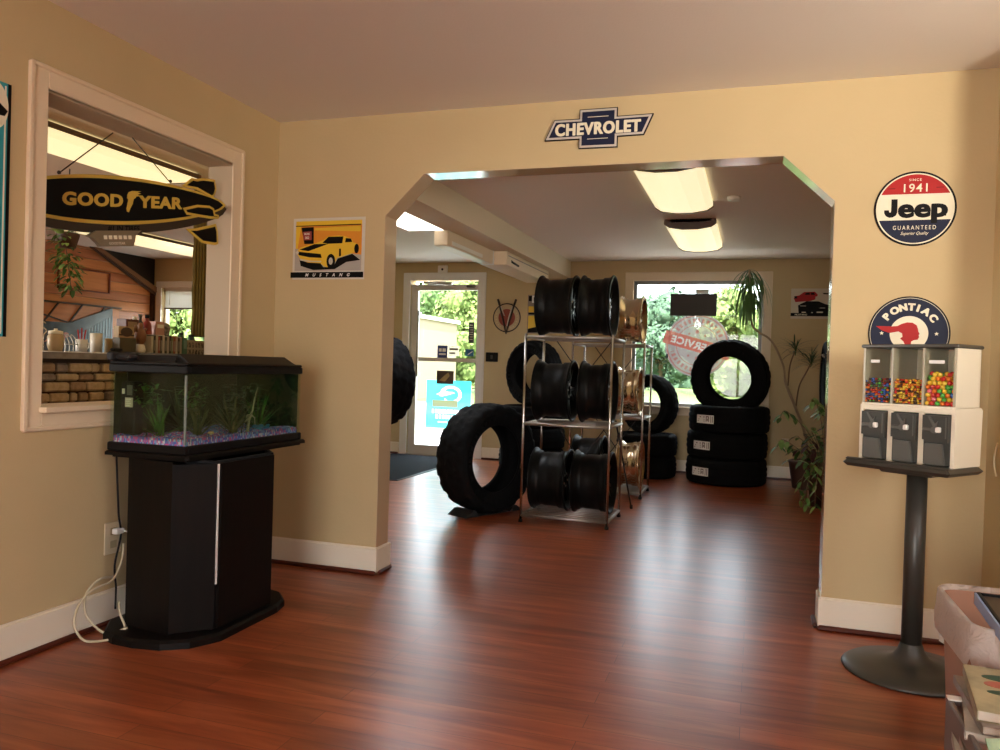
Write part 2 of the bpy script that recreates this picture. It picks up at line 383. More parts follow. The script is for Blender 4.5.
# baseboards and shoe mouldings
def baseb(name,segs):
    mb=MB(); sh=MB()
    for (x0,y0,x1,y1,nx,ny) in segs:   # face line and outward normal
        t=.015; a,b=sorted((x0,x1)); c,d=sorted((y0,y1))
        if nx: mb.box(x0,x0+nx*t,c,d,.012,.135,bev=.003); mb.box(x0,x0+nx*t*.5,c,d,.135,.14)
        else: mb.box(a,b,y0,y0+ny*t,.012,.135,bev=.003); mb.box(a,b,y0,y0+ny*t*.5,.135,.14)
        s=.018
        if nx: sh.box(x0+nx*t,x0+nx*(t+s),c-(0.03 if c<-.3 and False else 0),d,0,.022,bev=.007)
        else: sh.box(a,b,y0+ny*t,y0+ny*(t+s),0,.022,bev=.007)
    o=struct(mb.build(name,M['base'])); s_=sh.build('shoe_moulding',M['shoe'],o); return o
baseb('baseboard_left',[(0,-6,0,0,1,0)])
baseb('baseboard_center',[(.0,0,.663,0,0,-1),(.648,0,.648,TB,1,0),(2.804,0,3.43,0,0,-1),(2.819,0,2.819,TB,-1,0),(.0,TB,.663,TB,0,1)])
baseb('baseboard_back',[(-.54,Y,3.43,Y,0,-1),(-1.9,Y,-1.62,Y,0,-1)])
baseb('baseboard_right',[(3.43,-.18,3.43,0,-1,0),(3.43,TB,3.43,Y,-1,0)])

# ------------------------------------------------------------------ window_1 (showroom)
casing('window_1','y',Y,1.19,2.56,.72,2.10,.09,-.018)
w1=bpy.data.objects['window_1']
mb=MB()
for b in ((1.19,1.225,.72,2.10),(2.525,2.56,.72,2.10)): mb.box(b[0],b[1],Y+.03,Y+.10,b[2],b[3])
mb.box(1.19,2.56,Y+.03,Y+.10,.72,.755); mb.box(1.19,2.56,Y+.03,Y+.10,2.065,2.10)
mb.build('window_frame',mat('dark window sash',(.25,.25,.26),.4),w1)
MB().box(1.22,2.53,Y+.06,Y+.066,.75,2.07).build('pane',M['glassw'],w1)
MB().box(1.08,2.66,Y-.05,Y+.03,.70,.722,bev=.005).build('window_sill',M['trim'],w1)
# door_1
casing('door_1','y',Y,-1.52,-.64,0,2.115,.09,-.018,bottom=False,mt=mat('white door casing',(.78,.74,.68),.45))
d1=bpy.data.objects['door_1']
alu=mat('aluminium door frame',(.62,.58,.54),.4,metal=.5)
mb=MB(); yd=Y+.03
mb.box(-1.515,-1.43,yd,yd+.045,.01,2.07); mb.box(-.665,-.645,yd,yd+.045,.01,2.07); mb.box(-1.43,-.665,yd,yd+.045,.01,.12)
mb.box(-1.43,-.665,yd,yd+.045,2.0,2.07); mb.box(-1.43,-.665,yd,yd+.045,1.14,1.185)
mb.build('door_frame',alu,d1)
MB().box(-1.43,-.665,yd+.02,yd+.026,.12,2.0).build('pane',M['glassw'],d1)
mb=MB(); mb.box(-1.30,-.98,yd-.05,yd-.005,2.055,2.095,bev=.01); mb.cyl((-1.02,yd-.06,2.06),(-1.3,yd-.16,2.075),.008); mb.cyl((-1.3,yd-.16,2.075),(-1.08,yd-.03,2.10),.008)
mb.build('door_closer',M['steel'],d1)
MB().box(-.80,-.69,yd-.03,yd,2.03,2.06,bev=.008).build('door_holder',mat('dark bronze',(.06,.045,.03),.4,metal=.6),d1)
MB().cyl((-1.395,yd-.06,.95),(-1.395,yd-.06,1.75),.012).box(-1.41,-1.38,yd-.06,yd,.97,1.0).box(-1.41,-1.38,yd-.06,yd,1.70,1.73).build('door_handle',M['steel'],d1)
MB().box(-1.52,-.64,Y-.02,Y+.12,0,.014).build('threshold',M['steel'],d1)
# window_2 office
casing('window_2','y',Y,-5.22,-4.2,.95,2.03,.085,-.018,mt=mat('white window casing',(.78,.74,.68),.45))
w2=bpy.data.objects['window_2']
mb=MB()
for b in ((-5.22,-5.19,.95,2.03),(-4.23,-4.2,.95,2.03),(-5.22,-4.2,1.99,2.03),(-5.22,-4.2,.95,.99)): mb.box(b[0],b[1],Y+.05,Y+.10,b[2],b[3])
mb.build('window_frame',M['trim'],w2)
MB().box(-5.2,-4.22,Y+.07,Y+.076,.97,2.0).build('pane',M['glassw'],w2)
bl=tag(MB().build('window_blind',M['white']),'white slatted blind half drawn over the window behind the counter','blind')
mb=MB()
for k in range(14): mb.at(Matrix.Translation((0,0,2.0-.0178*k))@Matrix.Rotation(1.15,4,'X')).box(-5.19,-4.23,-.010,.010,-.0008,.0008)
mb.M=Matrix.Translation((0,Y+.035,0))
vv=[tuple(Vector(v)+Vector((0,Y+.035,0))) for v in mb.v]; mb.v=vv
o=mb.build('slats',M['white'],bl); o['label']='white blind slats'
MB().box(-5.19,-4.23,Y+.02,Y+.045,1.745,1.765).build('bottom_rail',mat('brown blind rail',(.12,.07,.05),.5),bl)
MB().box(-5.19,-4.23,Y+.02,Y+.045,2.005,2.03).build('headrail',M['white'],bl)
MB().cyl((-5.10,Y+.012,2.0),(-5.10,Y+.012,1.80),.003).build('cord',M['cord'],bl)
# assumed_window_3 (front right, out of frame, assumed from how the light falls)
mb=MB(); mb.box(4.43,4.50,-3.0,-2.96,1.25,2.10); mb.box(4.43,4.50,-2.04,-2.0,1.25,2.10); mb.box(4.43,4.50,-2.96,-2.04,1.25,1.29); mb.box(4.43,4.50,-2.96,-2.04,2.06,2.10)
struct(mb.build('assumed_window_3',M['trim']))

# ------------------------------------------------------------------ signs
ROTB=(PI/2,0,0)            # on a wall facing -y: local x right, y up, z out
ROTA=(PI/2,0,PI/2)         # on the left wall facing +x
def circ(r,n=64,cx=0,cy=0,a0=0,a1=2*PI):
    full=abs(a1-a0-2*PI)<1e-6
    return [(cx+r*math.cos(a0+(a1-a0)*k/(n if full else n-1)),cy+r*math.sin(a0+(a1-a0)*k/(n if full else n-1))) for k in range(n)]
def TM(x,y,z=0,rz=0): return Matrix.Translation((x,y,z))@Matrix.Rotation(rz,4,'Z')
def star(cx,cy,r):
    return [(cx+(r if k%2==0 else r*.42)*math.sin(PI*k/5),cy+(r if k%2==0 else r*.42)*math.cos(PI*k/5)) for k in range(10)]

# round Jeep sign
jp=thing('round_sign','round red, cream and navy tin sign reading Jeep on the tan wall','sign',(3.130,-.002,1.829),rot=ROTB)
mb=MB(); mb.prism(circ(.158),0,.003); mb.build('backing',M['signblk'],jp)
mb=MB(); mb.prism(circ(.150),.003,.0036); mb.build('white_ring',M['signcream'],jp)
r=.145; c=.062; a=math.asin(c/r)
mb=MB(); mb.prism(circ(r,40,0,0,a,PI-a),.0036,.0042); mb.build('red_field',M['red'],jp)
c2=-.048; a2=math.asin(c2/r)
mb=MB(); mb.prism(circ(r,40,0,0,PI-a2,2*PI+a2),.0036,.0042); mb.build('navy_field',M['navy'],jp)
mb=MB()
mb.text('SINCE',TM(-.002,.122,.0042),.010,bold=.01,spacing=1.3)
mb.text('1941',TM(0,.088,.0042),.034,bold=.012,spacing=1.15)
mb.text('GUARANTEED',TM(0,-.080,.0042),.017,bold=.0,sx=.78,spacing=1.45)
mb.text('Superior Quality',TM(0,-.104,.0042),.0125,bold=.0,sx=.85,shear=.35)
mb.build('cream_lettering',M['signcream'],jp)
mb=MB(); _g=glyphs('eep',.02,1.04); mb.text('eep',TM(.030,.004,.0036),.076,bold=.02,sx=.183/(_g[2]*.076/_g[3]),spacing=1.04,heavy=.05)
mb.prism([(-.091,.042),(-.067,.042),(-.067,-.014),(-.072,-.027),(-.084,-.035),(-.098,-.036),(-.111,-.029),(-.118,-.016),(-.118,-.004),(-.100,-.004),(-.098,-.013),(-.093,-.014),(-.091,-.008)],.0036,.0044); mb.prism([(-.108,.086),(-.078,.086),(-.078,.088),(-.108,.088)],.0042,.0048); mb.prism([(.078,.086),(.108,.086),(.108,.088),(.078,.088)],.0042,.0048)
mb.prism(circ(.0035,12,.116,-.030),.0036,.0042)
mb.build('black_lettering',M['signblk'],jp)

# round Pontiac sign
po=thing('round_sign','round navy tin sign reading PONTIAC with red head emblem above the candy machine','sign',(3.124,-.002,1.300),rot=ROTB)
MB().prism(circ(.158),0,.003).build('backing',M['signblk'],po)
MB().prism(circ(.1515),.003,.0036).build('white_ring',M['signcream'],po)
MB().prism(circ(.1495),.0036,.0042).build('navy_field',M['navy'],po)
MB().prism(circ(.074),.0042,.0048).build('cream_disc',M['signcream'],po)
mb=MB()
word='PONTIAC'; angs=[141,121,103,86.5,73,56,36]
for ch,an in zip(word,angs):
    t=R(an); mb.text(ch,TM(.113*math.cos(t),.113*math.sin(t),.0042,t-PI/2),.028,bold=.02,sx=1.05,heavy=.08)
for sx in (-1,1): mb.prism(star(sx*.105,-.0,.009),.0042,.0048)
for k in range(7):
    an=R(-146+k*18.7); mb.text('SERVICE'[k],TM(.113*math.cos(an),.113*math.sin(an),.0042,an+PI/2),.020,bold=.02,heavy=.07)
mb.build('cream_lettering',M['signcream'],po)
hd=[(-.128,.030),(-.070,.029),(-.045,.031),(-.028,.041),(-.008,.047),(.012,.046),(.028,.036),(.034,.020),(.036,.008),(.041,.000),(.037,-.008),(.040,-.014),(.034,-.026),(.020,-.028),(.010,-.034),(.008,-.052),(-.012,-.052),(-.020,-.034),(-.033,-.022),(-.024,-.014),(-.026,.000),(-.040,.008),(-.075,.001),(-.105,.012)]
MB().prism([(x*1.0,y) for x,y in hd],.0048,.0056).build('red_emblem',M['red'],po)

# Chevrolet bowtie
cx,cz=1.76,2.255
out=[(1.499,2.207),(1.546,2.306),(1.669,2.305),(1.669,2.348),(1.852,2.348),(1.852,2.306),(2.021,2.307),(1.978,2.210),(1.856,2.209),(1.856,2.159),(1.669,2.161),(1.669,2.206)]
out=[(a-cx,b-cz) for a,b in out]
ch=thing('bowtie_sign','dark blue and silver bowtie sign reading CHEVROLET above the arch','sign',(cx,-.002,cz),rot=ROTB)
def inset(poly,d):
    n=len(poly); res=[]
    ar=sum(poly[i][0]*poly[(i+1)%n][1]-poly[(i+1)%n][0]*poly[i][1] for i in range(n)); sg=1 if ar>0 else -1
    for i in range(n):
        p0,p1,p2=Vector(poly[i-1]),Vector(poly[i]),Vector(poly[(i+1)%n])
        e1=(p1-p0).normalized(); e2=(p2-p1).normalized()
        n1=Vector((-e1.y,e1.x))*sg; n2=Vector((-e2.y,e2.x))*sg
        b=(n1+n2); b/=max(.3,b.dot(n1)); q=p1+b*d; res.append((q.x,q.y))
    return res
MB().prism(out,0,.010).build('black_edge',M['signblk'],ch)
MB().prism(inset(out,.004),.010,.0112).build('silver_border',M['signsil'],ch)
MB().prism(inset(out,.014),.0112,.0124).build('blue_field',M['navy'],ch)
mb=MB(); mb.text('CHEVROLET',TM(-.002,.0,.0124),.054,bold=.02,sx=.88,spacing=1.12,heavy=.05); mb.box(-.05,.05,.052,.0545,.0124,.013); mb.box(-.05,.05,-.052,-.0495,.0124,.013)
mb.build('cream_lettering',M['signcream'],ch)

# yellow car poster
mp_=thing('car_poster','yellow muscle car poster with black MUSTANG band near the left corner','poster',(.322,-.001,1.708),rot=ROTB)
def pp(l): return [((x-430)/500*.43,(347-y)/435*.325) for x,y in l]
n_=[.0012]
def layer(polys,m,name,parent=None):
    z=n_[0]; mb=MB()
    for p in polys: mb.prism(pp(p),z-.0004,z+.0004)
    n_[0]+=.0009; return mb.build(name,m,parent or mp_)
MB().box(-.216,.216,-.164,.164,0,.0012).build('sheet',mat('poster paper',(.62,.58,.50),.5),mp_)
layer([[(198,505),(660,505),(660,180),(198,180)]],M['org'],'orange_ground')
layer([[(198,182),(660,182),(660,148),(198,148)],[(198,180),(235,180),(210,360),(198,360)],[(330,200),(650,190),(650,230),(330,215)]],M['yel'],'yellow_band')
layer([[(195,505),(660,505),(660,395),(560,380),(195,345)]],mat('poster pale grey',(.42,.38,.33),.5),'road')
layer([[(210,380),(205,368),(235,335),(330,312),(400,285),(432,262),(500,256),(545,262),(590,280),(603,308),(622,312),(640,335),(632,372),(560,395),(495,415),(470,470),(440,490),(400,470),(380,452),(290,446),(235,420)]],M['yel'],'car')
layer([[(228,352),(335,314),(432,314),(355,342),(292,364)],[(390,306),(432,264),(535,264),(528,312),(432,314)],[(548,306),(552,276),(588,280),(597,304)],[(215,366),(380,386),(388,414),(300,408),(225,392)],[(238,195),(325,192),(328,312),(262,312)],
  circ(1,24) and [(452+30*math.cos(t*PI/12),438+52*math.sin(t*PI/12)) for t in range(24)],[(628+16*math.cos(t*PI/8),352+34*math.sin(t*PI/8)) for t in range(16)],
  [(230,425),(290,446),(380,452),(400,480),(470,480),(500,420),(600,388),(655,432),(560,445),(480,495),(330,500),(240,470)],[(508,350),(520,350),(522,400),(508,405)],[(168,555),(678,555),(678,515),(168,515)],[(198,186),(655,184),(655,178),(198,180)]],M['signblk'],'black_details')
layer([[(452+14*math.cos(t*PI/8),438+26*math.sin(t*PI/8)) for t in range(16)],[(235,418),(300,432),(385,436),(385,444),(300,442),(235,430)],[(200,372),(216,360),(226,374),(212,388)]],M['signsil'],'chrome_details')
layer([[(250,225),(312,222),(314,285),(256,285)]],mat('poster dull red',(.30,.04,.04),.5),'red_block')
mb=MB()
mb.text('MUSTANG',TM(0,(347-535)/435*.325,n_[0]-.0004),.016,bold=.03,shear=.3,spacing=3.3,sx=1.02)
mb.text('BOSS',TM(-.128,(347-240)/435*.325,n_[0]-.0004),.010,bold=.02); mb.text('302',TM(-.127,(347-268)/435*.325,n_[0]-.0004),.012,bold=.02)
mb.build('lettering',M['whitep'],mp_)

# two-car poster on the far wall
pb=thing('car_poster','white poster of a red car and a dark car right of the big window','poster',(3.055,Y-.001,1.855),rot=ROTB)
def pq(l): return [((x-115)/740*.43-.215,(392-y)/515*.31) for x,y in l]
MB().box(-.215,.215,-.157,.157,0,.0012).build('sheet',mat('poster white paper',(.62,.56,.44),.5),pb)
MB().prism(pq([(160,300),(180,262),(250,250),(330,192),(510,185),(560,232),(555,262),(525,272),(520,320),(450,345),(240,362),(190,368)]),.0012,.002).build('red_car',M['red'],pb)
mb=MB()
for p in ([(235,425),(300,385),(380,350),(580,352),(690,398),(845,430),(845,560),(250,560)],[(115,610),(855,610),(855,555),(115,555)],[(640,205),(735,210),(735,232),(660,230)],[(165,265),(215,262),(222,300),(175,310)],[(345,240),(360,205),(430,200),(430,240)],[(445,240),(445,200),(500,203),(515,240)]): mb.prism(pq(p),.002,.0028)
mb.build('dark_car',M['signblk'],pb)
mb=MB()
for p in ([(300,535),(370,535),(370,552),(300,552)],[(550,530),(655,530),(655,550),(550,550)],[(460,540),(490,540),(490,552),(460,552)],[(270,430),(370,430),(370,436),(270,436)],[(600,462),(690,462),(690,470),(600,470)]): mb.prism(pq(p),.0028,.0034)
mb.text('MUSTANG',TM(-.115,(392-583)/515*.31,.0028),.016,bold=.03,sx=1.15,shear=.2); mb.build('pale_details',M['signcream'],pb)

# V emblem sign on the far wall
vs_=thing('round_sign','round cream and red sign with a black V of spark plugs beside the glass door','sign',(-.281,Y-.002,1.675),rot=ROTB)
MB().prism(circ(.170),0,.003).build('backing',M['brownblk'],vs_)
MB().prism(circ(.157),.003,.0036).build('tan_ring',mat('sign tan',(.50,.38,.22),.45),vs_)
MB().prism(circ(.102),.0036,.0042).build('red_disc',mat('sign brick red',(.28,.045,.025),.45),vs_)
mb=MB()
for k in range(16):
    an=R(-200+k*15) if k<16 else 0; mb.prism(circ(.007,8,.130*math.cos(an),.130*math.sin(an)),.0036,.0042)
mb.build('ring_marks',mat('sign faded gold',(.62,.5,.28),.4),vs_)
for sx in (-1,1):
    mb=MB(); mb.tube([(sx*.112,.215,.014),(sx*.095,.165,.014),(sx*.088,.14,.014)],[.013,.013,.010],8); mb.tube([(sx*.088,.14,.014),(sx*.02,-.10,.014),(0,-.19,.014)],[.010,.011,.006],8)
    mb.build('spark_plug',M['brownblk'],vs_)
mb=MB(); mb.tube([(-.070,.13,.020),(-.024,.02,.020)],.006,6); mb.tube([(.070,.13,.020),(.030,.0,.020),(.012,-.10,.020)],.007,6); mb.build('spark_plug_highlight',M['signsil'],vs_)

# yellow poster behind the rack
yp=thing('car_poster','yellow and black poster on the far wall behind the top wheels','poster',(.185,Y-.001,1.72),rot=ROTB)
MB().box(-.215,.215,-.222,.222,0,.0012).build('sheet',mat('poster grey violet',(.25,.20,.16),.5),yp)
MB().prism([(-.205,.09),(.2,.09),(.2,.02),(-.205,.02)],.0012,.002).prism([(-.205,-.02),(.2,.0),(.1,-.10),(-.205,-.17)],.0012,.002).build('yellow_shapes',M['yel'],yp)
MB().box(-.205,.2,.15,.21,.0012,.002).prism([(-.205,.018),(.2,.018),(.2,-.015),(-.205,-.005)],.0012,.002).prism([(-.205,-.17),(.1,-.10),(.2,-.2),(-.205,-.215)],.0012,.0019).build('black_shapes',M['signblk'],yp)
MB().box(-.165,-.09,.13,.215,.002,.0028).build('white_block',M['whitep'],yp)
MB().box(-.145,-.09,.150,.195,.0028,.0034).build('black_block',M['signblk'],yp)

# teal poster at the left edge
tp=thing('tall_poster','tall teal poster with black edge left of the pass-through','poster',(0.001,-1.90,1.62),rot=ROTA)
MB().box(-.275,.275,-.46,.42,0,.0012).build('sheet',M['teal'],tp)
MB().box(.262,.275,-.46,.42,.0012,.0018).build('black_edge',M['signblk'],tp); MB().box(-.275,-.262,-.46,.42,.0012,.0018).build('black_edge',M['signblk'],tp)
MB().box(.250,.256,-.45,.41,.0012,.0018).build('cream_line',M['signcream'],tp)
MB().prism([(x*.7,y) for x,y in circ(.085,40)],.0012,.0020,).at(TM(0,0)).build('spot',M['signcream'],tp).location=(.205,.335,0)
MB().prism([(.10,.30),(.17,.345),(.23,.345),(.262,.325),(.25,.305),(.19,.30),(.14,.285)],.002,.0028).build('black_fish',M['signblk'],tp)

# ------------------------------------------------------------------ blimp sign
bl_c=(-.12,-.92,1.786)
bs=thing('blimp_sign','black and gold blimp shaped sign reading GOODYEAR hanging in the pass-through','sign',bl_c)
bs.rotation_euler=(PI/2+0,0,PI/2-.16)
# roll in its own plane
import mathutils
bs.rotation_euler=(Matrix.Rotation(-.16,4,'Z')@Matrix.Rotation(PI/2,4,'Z')@Matrix.Rotation(PI/2,4,'X')@Matrix.Rotation(R(9.0),4,'Z')).to_euler()
def lens(L0,L1,h,n=40,p=.62,cy=0):
    top=[];bot=[]
    for k in range(n+1):
        u=k/n; x=L0+(L1-L0)*u; y=h*(math.sin(PI*min(1,u*1.0)**.85))**p if 0<u<1 else 0
        top.append((x,y+cy)); bot.append((x,-y+cy))
    return top+bot[::-1][1:-1]
MB().prism([(x,y*1.0) for x,y in lens(-.60,.545,.123,p=.55,cy=-.018)],-.018,-.002).build('rear_body',M['brownblk'],bs)
MB().prism(lens(-.60,.535,.103,p=.6),-.002,.006).build('gold_trim',M['gyel'],bs)
MB().prism(lens(-.585,.515,.088,p=.6),.006,.009).build('black_face',M['signblk'],bs)
mb=MB()
mb.text('GOOD',TM(-.200,-.001,.009),.049,bold=.02,sx=1.22,shear=.15,spacing=1.10,heavy=.06)
mb.text('YEAR',TM(.138,-.001,.009),.049,bold=.02,sx=1.30,shear=.15,spacing=1.08,heavy=.06)
mb.prism([(a*.62+.014,b*.78-.004) for a,b in [(-.092,-.055),(-.078,-.058),(-.066,-.04),(-.04,-.012),(-.026,.016),(-.010,.022),(-.004,.030),(.030,.033),(.010,.041),(.040,.047),(.012,.053),(.044,.060),(-.030,.060),(-.060,.052),(-.074,.036),(-.078,.020),(-.070,.010),(-.084,-.020),(-.094,-.040)]],.009,.012)
mb.build('gold_lettering',M['gyel'],bs)
def fin(poly,name='tail_fin'):
    o=MB().prism(poly,.004,.010).build(name,M['gyel'],bs)
    MB().prism(inset(poly,.012),.010,.013).build('fin_panel',M['signblk'],o)
fin([(.27,.078),(.335,.12),(.36,.117),(.40,.124),(.475,.120),(.480,.075),(.465,.045),(.448,.030),(.36,.066)])
fin([(.262,-.022),(.28,-.052),(.36,-.062),(.43,-.068),(.475,-.068),(.48,-.05),(.455,-.044),(.452,-.018),(.425,-.006),(.35,-.004)])
fin([(.27,-.118),(.31,-.15),(.36,-.185),(.435,-.195),(.458,-.19),(.462,-.13),(.455,-.092),(.425,-.098),(.33,-.115)])
mb=MB(); mb.prism([(-.245,-.150),(-.225,-.158),(-.20,-.182),(-.19,-.196),(-.03,-.196),(-.018,-.170),(-.012,-.150),(.02,-.128),(-.2,-.130)],-.01,.012)
g_=mb.build('gondola',mat('pewter gondola metal',(.30,.25,.18),.35,metal=.7),bs)
mb=MB()
for k in range(6): mb.box(-.172+k*.024,-.156+k*.024,-.166,-.150,.012,.013)
mb.text('GOODYEAR',TM(-.11,-.183,.012),.010,bold=.02); mb.build('gondola_windows',M['signcream'],g_)
mb=MB(); mb.text('#1 IN TIRES',TM(-.06,-.118,-.002),.022,bold=.03,shear=.2); mb.build('dark_lettering',M['signblk'],bs)
mb=MB()
for (p,q) in (((-.055,.285,-.008),(-.33,.095,-.008)),((.04,.275,-.008),(.215,.098,-.008))): mb.cyl(p,q,.0028,n=6)
mb.ellipsoid((-.33,.10,0),.008); mb.ellipsoid((.215,.098,0),.008)
mb.build('hanging_wire',M['brownblk'],bs)

# ------------------------------------------------------------------ candy machine
CM=thing('candy_machine','three-bin candy machine on black pedestal stand by the arch','vending machine',(3.104,-.41,0),rz=-.66)
W=.350; D=.16
prof=[(0,.238),(.006,.242),(.012,.236),(.022,.22),(.034,.14),(.046,.085),(.06,.062),(.085,.046),(.11,.038)]
mb=MB(); mb.lathe([(0,0)]+prof,56); mb.build('pedestal_base',M['pole'],CM)
MB().cyl((0,0,.10),(0,0,.765),.036,n=28).build('pedestal_column',M['pole'],CM)
mb=MB(); mb.box(-.205,.198,-.170,.085,.768,.795,bev=.018); mb.box(-.198,.19,-.160,-.142,.79,.802,bev=.006); mb.box(-.10,.10,-.09,.08,.752,.77,bev=.006)
mb.build('tray',M['pole'],CM)
y0=-D/2-.015; y1=D/2
# lower cabinet: panel with leaning side
mb=MB(); mb.box(-W/2+.003,W/2-.003,y0+.022,y1,.796,1.006,bev=.004)
mb.prism([(y0-.004,.796),(y1+.012,.796),(y1+.020,1.000),(y1+.006,1.010),(y0-.004,1.006)],W/2-.010,W/2+.003,axis='x'); mb.prism([(y0-.004,.796),(y1+.012,.796),(y1+.020,1.000),(y1+.006,1.010),(y0-.004,1.006)],-W/2-.003,-W/2+.010,axis='x')
for x in (-W/6,W/6): mb.box(x-.010,x+.010,y0-.002,y0+.03,.796,.992)
mb.box(-W/2,W/2,y0-.002,y0+.03,.985,1.006,bev=.002)
mb.build('lower_cabinet',M['cream'],CM)
cw=W/3
mb=MB(); mb.box(-W/2,W/2,y1-.006,y1,1.006,1.222); mb.box(-W/2,W/2,y0,y1,1.006,1.013)
mb.box(W/2-.004,W/2,y0+.004,y1,1.006,1.222); mb.box(-W/2,-W/2+.004,y0+.004,y1,1.006,1.222)
mb.build('upper_cabinet',M['cream'],CM)
MB().box(-W/2-.007,W/2+.007,y0-.006,y1+.006,1.222,1.236,bev=.004).build('lid',M['lid'],CM)
for x in (-W/2+.006,-W/6,W/6,W/2-.006):
    MB().box(x-.004,x+.004,y0,y1-.006,1.013,1.222).build('divider',mat('cloudy divider plastic',(.42,.38,.28),.25) if x==-W/2+.006 else bpy.data.materials['cloudy divider plastic'],CM)
for k in range(3):
    xc=-W/2+cw*(k+.5)
    MB().box(xc-cw/2+.006,xc+cw/2-.006,y0-.001,y0+.0015,1.014,1.221).build('front_window',M['acryl'],CM)
    pn=MB().box(xc-.047,xc+.047,y0-.006,y0+.024,.800,.984,bev=.004).build('coin_panel',M['grey'],CM)
    mb=MB(); mb.prism([(xc-.044,.892),(xc+.046,.885),(xc+.046,.980),(xc-.044,.980)],y0-.022,y0-.004,axis='y'); mb.build('coin_housing',M['grey'],pn)
    mb=MB(); mb.prism([(xc-.022,.975),(xc-.014,.975),(xc+.004,.950),(xc+.012,.962),(xc+.008,.940),(xc-.002,.938)],y0-.028,y0-.021,axis='y'); mb.build('coin_slot',M['greyl'],pn)
    mb=MB(); mb.box(xc-.040,xc-.010,y0-.030,y0-.02,.922,.936,bev=.003); mb.cyl((xc+.002,y0-.02,.929),(xc+.002,y0-.034,.929),.012,n=16); kn=mb.build('handle',M['greyl'],pn)
    MB().box(xc+.008,xc+.024,y0-.036,y0-.022,.920,.940,bev=.003).build('handle_tip',M['white'],kn)
    MB().prism([(xc-.036,.880),(xc+.024,.878),(xc+.034,.803),(xc-.036,.803)],y0-.018,y0-.004,axis='y').build('chute_door',M['greyl'],pn)
    MB().box(xc+.037,xc+.041,y0-.024,y0-.020,.90,.975).build('housing_edge',M['greyl'],pn)
for k,w_ in ((0,.022),(2,.034)):
    xc=-W/2+cw*(k+.5)-.004
    MB().box(xc-w_,xc+w_*.6,y0-.003,y0-.001,1.166,1.178).build('price_label',M['whitep'],CM)
candy_cols={'red':(.55,.02,.02),'orange':(.75,.20,.02),'yellow':(.80,.55,.05),'green':(.08,.42,.06),'blue':(.03,.10,.42),'pink':(.75,.16,.22)}
CMAT={k:mat(k+' candy shell',v,.25,coat=.4) for k,v in candy_cols.items()}
CMAT['brown']=mat('brown candy shell',(.07,.025,.012),.25,coat=.4)
# small candies (uncountable) in the first two bins
for k,name,lab,wt in ((0,'small_candies','small dark and bright candies heaped in the left bin of the candy machine',['blue','brown','red','orange','brown','blue','green','brown']),(1,'small_candies','small mostly yellow and orange candies heaped in the middle bin of the candy machine',['yellow','orange','brown','red','yellow','brown','yellow','orange'])):
    mb=MB(); xc=-W/2+cw*(k+.5); names=['red','orange','yellow','green','blue','brown','pink']
    rowsn=11
    for j in range(rowsn):
        for i in range(10):
            for l in range(4):
                x=xc-.049+i*.0108+random.uniform(-.002,.002); z=1.0205+j*.0083+random.uniform(-.0015,.0015); yy=y0+.009+l*.011+random.uniform(-.002,.002)
                if j>rowsn-3 and random.random()<.45: continue
                rx=random.uniform(.004,.0065)
                mb.ellipsoid((x,yy,z),(rx+.001,.0045,rx*.8),6,4,mi=names.index(random.choice(wt)))
    mb.box(xc-.053,xc+.053,y0+.048,y1-.008,1.014,1.014+rowsn*.0075,mi=5)
    o=mb.build(name,[CMAT[n] for n in names]); o.location=CM.location; o.rotation_euler=CM.rotation_euler
    tag(o,lab,'candy',kind='stuff')
# gumballs, each its own object
gm={}
for n in candy_cols:
    me_o=MB().ellipsoid((0,0,0),.0086,12,8).build('gumball',CMAT[n]); gm[n]=me_o
rotM=Matrix.Translation(CM.location)@Matrix.Rotation(-.66,4,'Z'); first={n:True for n in gm}
xc=-W/2+cw*2.5; rg=.0086
for l in range(3):
    for j in range(8):
        for i in range(6):
            if j==7 and (i+l)%3==0: continue
            if j==6 and (i*7+l*3)%5==0: continue
            x=xc-.0455+i*.0176+(j%2)*.0044+random.uniform(-.0006,.0006); z=1.0225+j*.0148+(l%2)*.004; yy=y0+.0112+l*.0152+(j%2)*.003
            n=random.choice(list(gm)+['red','orange','yellow','yellow','red','green'])
            o=gm[n] if first[n] else gm[n].copy()
            if not first[n]: COL.objects.link(o)
            first[n]=False; o.location=rotM@Vector((x,yy,z))
            tag(o,n+' gumball in the right bin of the candy machine','gumball',n+' gumballs in the candy machine')

# ------------------------------------------------------------------ aquarium stand
AS=thing('aquarium_stand','tall black-brown aquarium stand with two doors on a wide base','aquarium stand',(.25,-.90,0))
off=AS.location
def bevpoly(poly,mb,z0,z1,b=.006):
    i0=inset(poly,b); A=[mb.addv((x,y,z0)) for x,y in poly]; 
    B=[mb.addv((x,y,z1-b)) for x,y in poly]; C_=[mb.addv((x,y,z1)) for x,y in i0]; n=len(poly)
    mb.addf(A[::-1]); mb.addf(C_)
    for k in range(n): mb.addf((A[k],A[(k+1)%n],B[(k+1)%n],B[k])); mb.addf((B[k],B[(k+1)%n],C_[(k+1)%n],C_[k]))
base=[(.045,-1.17),(.13,-1.285),(.20,-1.312),(.30,-1.318),(.41,-1.30),(.50,-1.24),(.555,-1.13),(.550,-.74),(.525,-.645),(.45,-.56),(.36,-.53),(.045,-.53)]
mb=MB(); bevpoly(base,mb,0,.034,.010); mb.build('base_board',M['stand'],AS,off=off)
